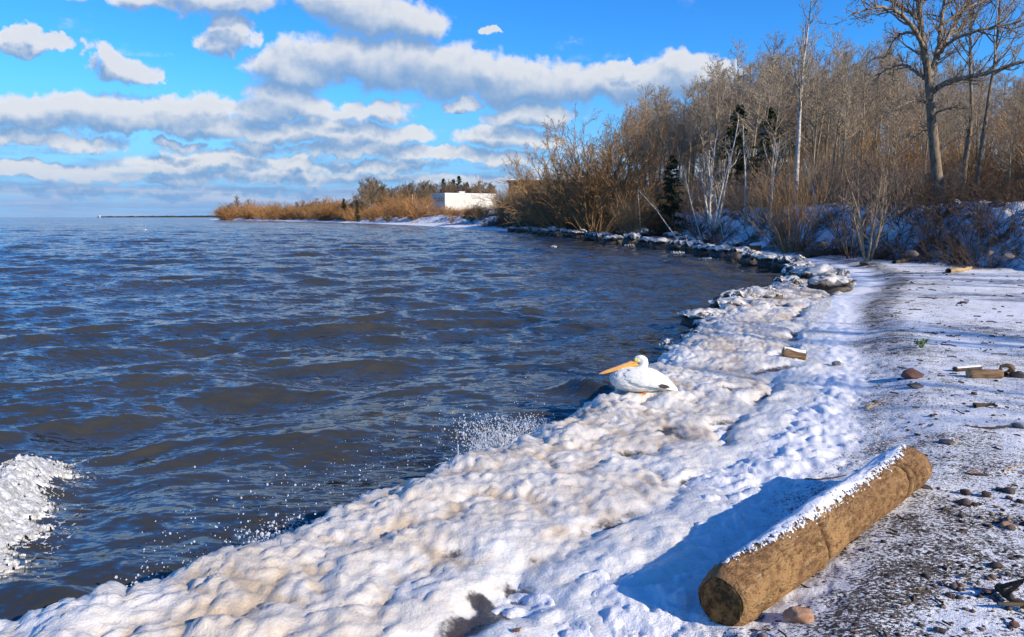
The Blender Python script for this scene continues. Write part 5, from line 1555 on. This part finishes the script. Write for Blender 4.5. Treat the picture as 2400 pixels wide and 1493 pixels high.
    for sg in (-1, 1):
        ft = Buf()
        c = np.array([2 if sg < 0 else -6, sg * 15, 0.8])
        pts = [c + [9, 0, 4], c + [-10, -7, 0], c + [-13, 0, 0], c + [-10, 7, 0], c + [-7, -3, .2], c + [-7, 3, .2]]
        ft.add(np.array([p + d for d in ([0, 0, 0], [0, 0, 2.0]) for p in pts]) * s,
               None, [(0, 1, 4), (0, 4, 5), (0, 5, 3), (1, 2, 4), (4, 2, 5), (5, 2, 3), (6, 10, 7), (6, 11, 10), (6, 9, 11), (7, 10, 8), (10, 11, 8), (11, 9, 8), (0, 6, 1), (1, 6, 7), (1, 7, 2), (2, 7, 8), (2, 8, 3), (3, 8, 9), (3, 9, 0), (0, 9, 6)])
        tubes(ft, np.array([[c + [8, 0, 3], c + [7, 0, 9]]]) * s, np.full((1, 2), 2.2 * s), 8)
        link('foot', ft.mesh('foot', M['foot'], False), t)
pelican()

# ------------------------------------------------------------------ breaking crest, foam and spray
def foam():
    d = BRK1 - BRK0; L = np.linalg.norm(d); d = d / L; nrm = np.array([-d[1], d[0]])
    if nrm[0] < 0: nrm = -nrm
    a = np.linspace(-.35, L + .9, 420); c = np.linspace(-.40, .80, 290)
    A, C_ = np.meshgrid(a, c, indexing='ij')
    X = BRK0[0] + A * d[0] + C_ * nrm[0]; Y = BRK0[1] + A * d[1] + C_ * nrm[1]
    z, _, _ = water_z(X, Y, np.full(X.shape, .03), False)
    z = z * .75
    env = sstep(-.5, .35, A) * sstep(L + 1, L - .5, A)
    z += env * (0.24 * np.exp(-((C_ + .10) / np.where(C_ < -.1, .42, .20)) ** 2) - 0.06 * np.exp(-((C_ - .55) / .35) ** 2))
    bl = np.abs(perlin(X * 9, Y * 9, z * 9)) + .6 * np.abs(perlin(X * 22, Y * 22, z * 22 + 4)) + .25 * np.abs(perlin(X * 48, Y * 48, z * 48))
    edge = .34 * perlin(A * 2.4, A * 0, 3 + 0 * A) + .16 * perlin(A * 8, A * 0) + .07 * perlin(X * 26, Y * 26)
    m = np.minimum(C_ + .16 + .08 * perlin(A * 4, A * 0, 7 + 0 * A), .20 + .16 * (A / L) - edge * .8 - C_) + np.minimum(0, (A + .12) * .9)
    h = sstep(-.01, .10, m)
    lace = (np.abs(perlin(X * 10, Y * 10, 6 + 0 * X) + .45 * perlin(X * 24, Y * 24, 1 + 0 * X)) < .075 + .25 * np.clip(m + .1, 0, 1)) & (m > -.24)
    z = z + h * (.004 + .042 * bl + .008 * np.abs(perlin(X * 75, Y * 75, z * 75))) - .05 * (1 - h) * ~lace + .004 * lace
    # holes between the bubbles near the ragged rim
    keep = m > -.02 + .16 * np.clip(perlin(X * 14, Y * 14, 5 + 0 * X) + .5 * perlin(X * 38, Y * 38, 2 + 0 * X), -.2, 1) * sstep(.30, .02, m)
    keep = keep | lace
    kc = keep[:-1, :-1] & keep[1:, :-1] & keep[1:, 1:] & keep[:-1, 1:]
    f = grid_faces(*X.shape, mask=kc)
    if (np.cross(np.append(d, 0), np.append(nrm, 0))[2]) < 0: f = f[:, ::-1]
    B = Buf(); v, f, _ = compact(np.stack([X, Y, z], -1).reshape(-1, 3), f); B.add(v, f)
    rng = np.random.default_rng(3); iv, jf = ico(1)
    ok = np.argwhere((m > -.03))
    for k in rng.choice(len(ok), 240):
        i, j = ok[k]; r = rng.lognormal(math.log(.0055), .5)
        B.add(iv * r + np.array([X[i, j] + rng.normal(0, .02), Y[i, j] + rng.normal(0, .02), z[i, j] + rng.uniform(-.2, 1.0) * r + (rng.exponential(.03) if k % 5 == 0 else 0)]), None, jf)
    # small bits of foam by the outer rocks and out on the lake
    for px, py, w, hh in ((1572, 806, .34, .10), (1858, 684, .55, .20), (1590, 812, .2, .06), (1478, 575, .6, .1), (1590, 594, .6, .1), (1660, 608, .5, .1), (1298, 579, .25, .05), (340, 540, .35, .06)):
        q = pix_plane(px, py, .03)
        for k in range(60):
            g = rng.normal(0, .33, 3) * [w, w * .5, 0]; r = rng.lognormal(math.log(.016 * max(1, q[1] / 22)), .45)
            B.add(iv * r + np.array([q[0] + g[0], q[1] + g[1], .03 + abs(rng.normal(0, hh * .4))]), None, jf)
    tag(link('foam', B.mesh('foam', M['foam'])), 'white foam of a small breaking wave', 'foam', kind='stuff')
foam()
def splash():
    rng = np.random.default_rng(17); B = Buf(); iv, jf = ico(1); i2, f2 = ico(2)
    def drop(p, r): B.add(iv * r * np.array([1, 1, rng.uniform(.8, 1.7)]) + p, None, jf)
    def burst(pxa, pxb, n, hgt, lig, rmean, spread=.14):
        a, b = pix_plane(*pxa, .08), pix_plane(*pxb, .08)
        for k in range(n):
            f = rng.beta(1.4, 1.8); p = a * (1 - f) + b * f
            z = .05 + hgt * (1 - .7 * f) * rng.beta(1.1, 1.9)
            p = p + rng.normal(0, spread * (.35 + z / hgt * .5), 2) - np.array([.10, -.04]) * (z / hgt)
            drop(np.array([p[0], p[1], z]), rng.lognormal(math.log(rmean), .5))
        m = lig
        f = rng.beta(1.2, 2.0, m); o = np.stack([a[0] * (1 - f) + b[0] * f, a[1] * (1 - f) + b[1] * f, np.full(m, .02)], -1)
        o[:, :2] += rng.normal(0, spread * .45, (m, 2))
        d = np.stack([rng.normal(-.25, .4, m), rng.normal(0, .35, m), np.full(m, 1.0)], -1)
        p, r = grow(rng, o, d, hgt * rng.uniform(.25, .95, m) * (1 - .6 * f), rng.uniform(.003, .0085, m), np.full(m, .0015), 7, .13, 0, .03)
        r *= 1 + .35 * rng.normal(size=r.shape).clip(-1.5, 2)
        tubes(B, p, np.abs(r), 6)
        # torn sheets of water between the jets
        for k in range(max(1, m // 3)):
            i, j = rng.integers(0, m, 2)
            if np.linalg.norm(o[i] - o[j]) > .22: continue
            u = np.linspace(0, 1, 6)[None, :, None]
            P = p[i][:5, None] * (1 - u) + p[j][:5, None] * u
            P = P + rng.normal(0, .006, P.shape)
            V = P.reshape(-1, 3); B.add(V, grid_faces(5, 6, mask=rng.uniform(0, 1, (4, 5)) > .35))
    burst((1092, 1108), (1290, 1006), 3800, .58, 120, .0033)
    burst((600, 1292), (770, 1235), 420, .22, 30, .0042)
    burst((330, 1385), (520, 1330), 110, .14, 8, .0045)
    burst((1845, 690), (1880, 676), 90, .55, 24, .012, .2)
    for k in range(420):
        f = rng.uniform(); px = 330 + 950 * f; py = 1385 - 400 * f - abs(rng.normal(0, 70)) + 10
        q = pix_plane(px, py, .1); drop(np.array([q[0], q[1], .1 + abs(rng.normal(0, .10))]), rng.lognormal(math.log(.0036), .45))
    m, h, b = mat('spray', (0.86, 0.89, 0.93), .06, .6); b.inputs['Transmission Weight'].default_value = .55; b.inputs['IOR'].default_value = 1.33
    tag(link('splash', B.mesh('splash', m)), 'drops and torn jets of water splashing up against the ice edge', 'splash', kind='stuff')
splash()
for pl in (aspens, bushes, brush, dbrush, fwill, ftree, spruces):
    for o, u in zip(pl.p, pl.used):
        if not u:
            for c in list(o.children): bpy.data.objects.remove(c)
            bpy.data.objects.remove(o)
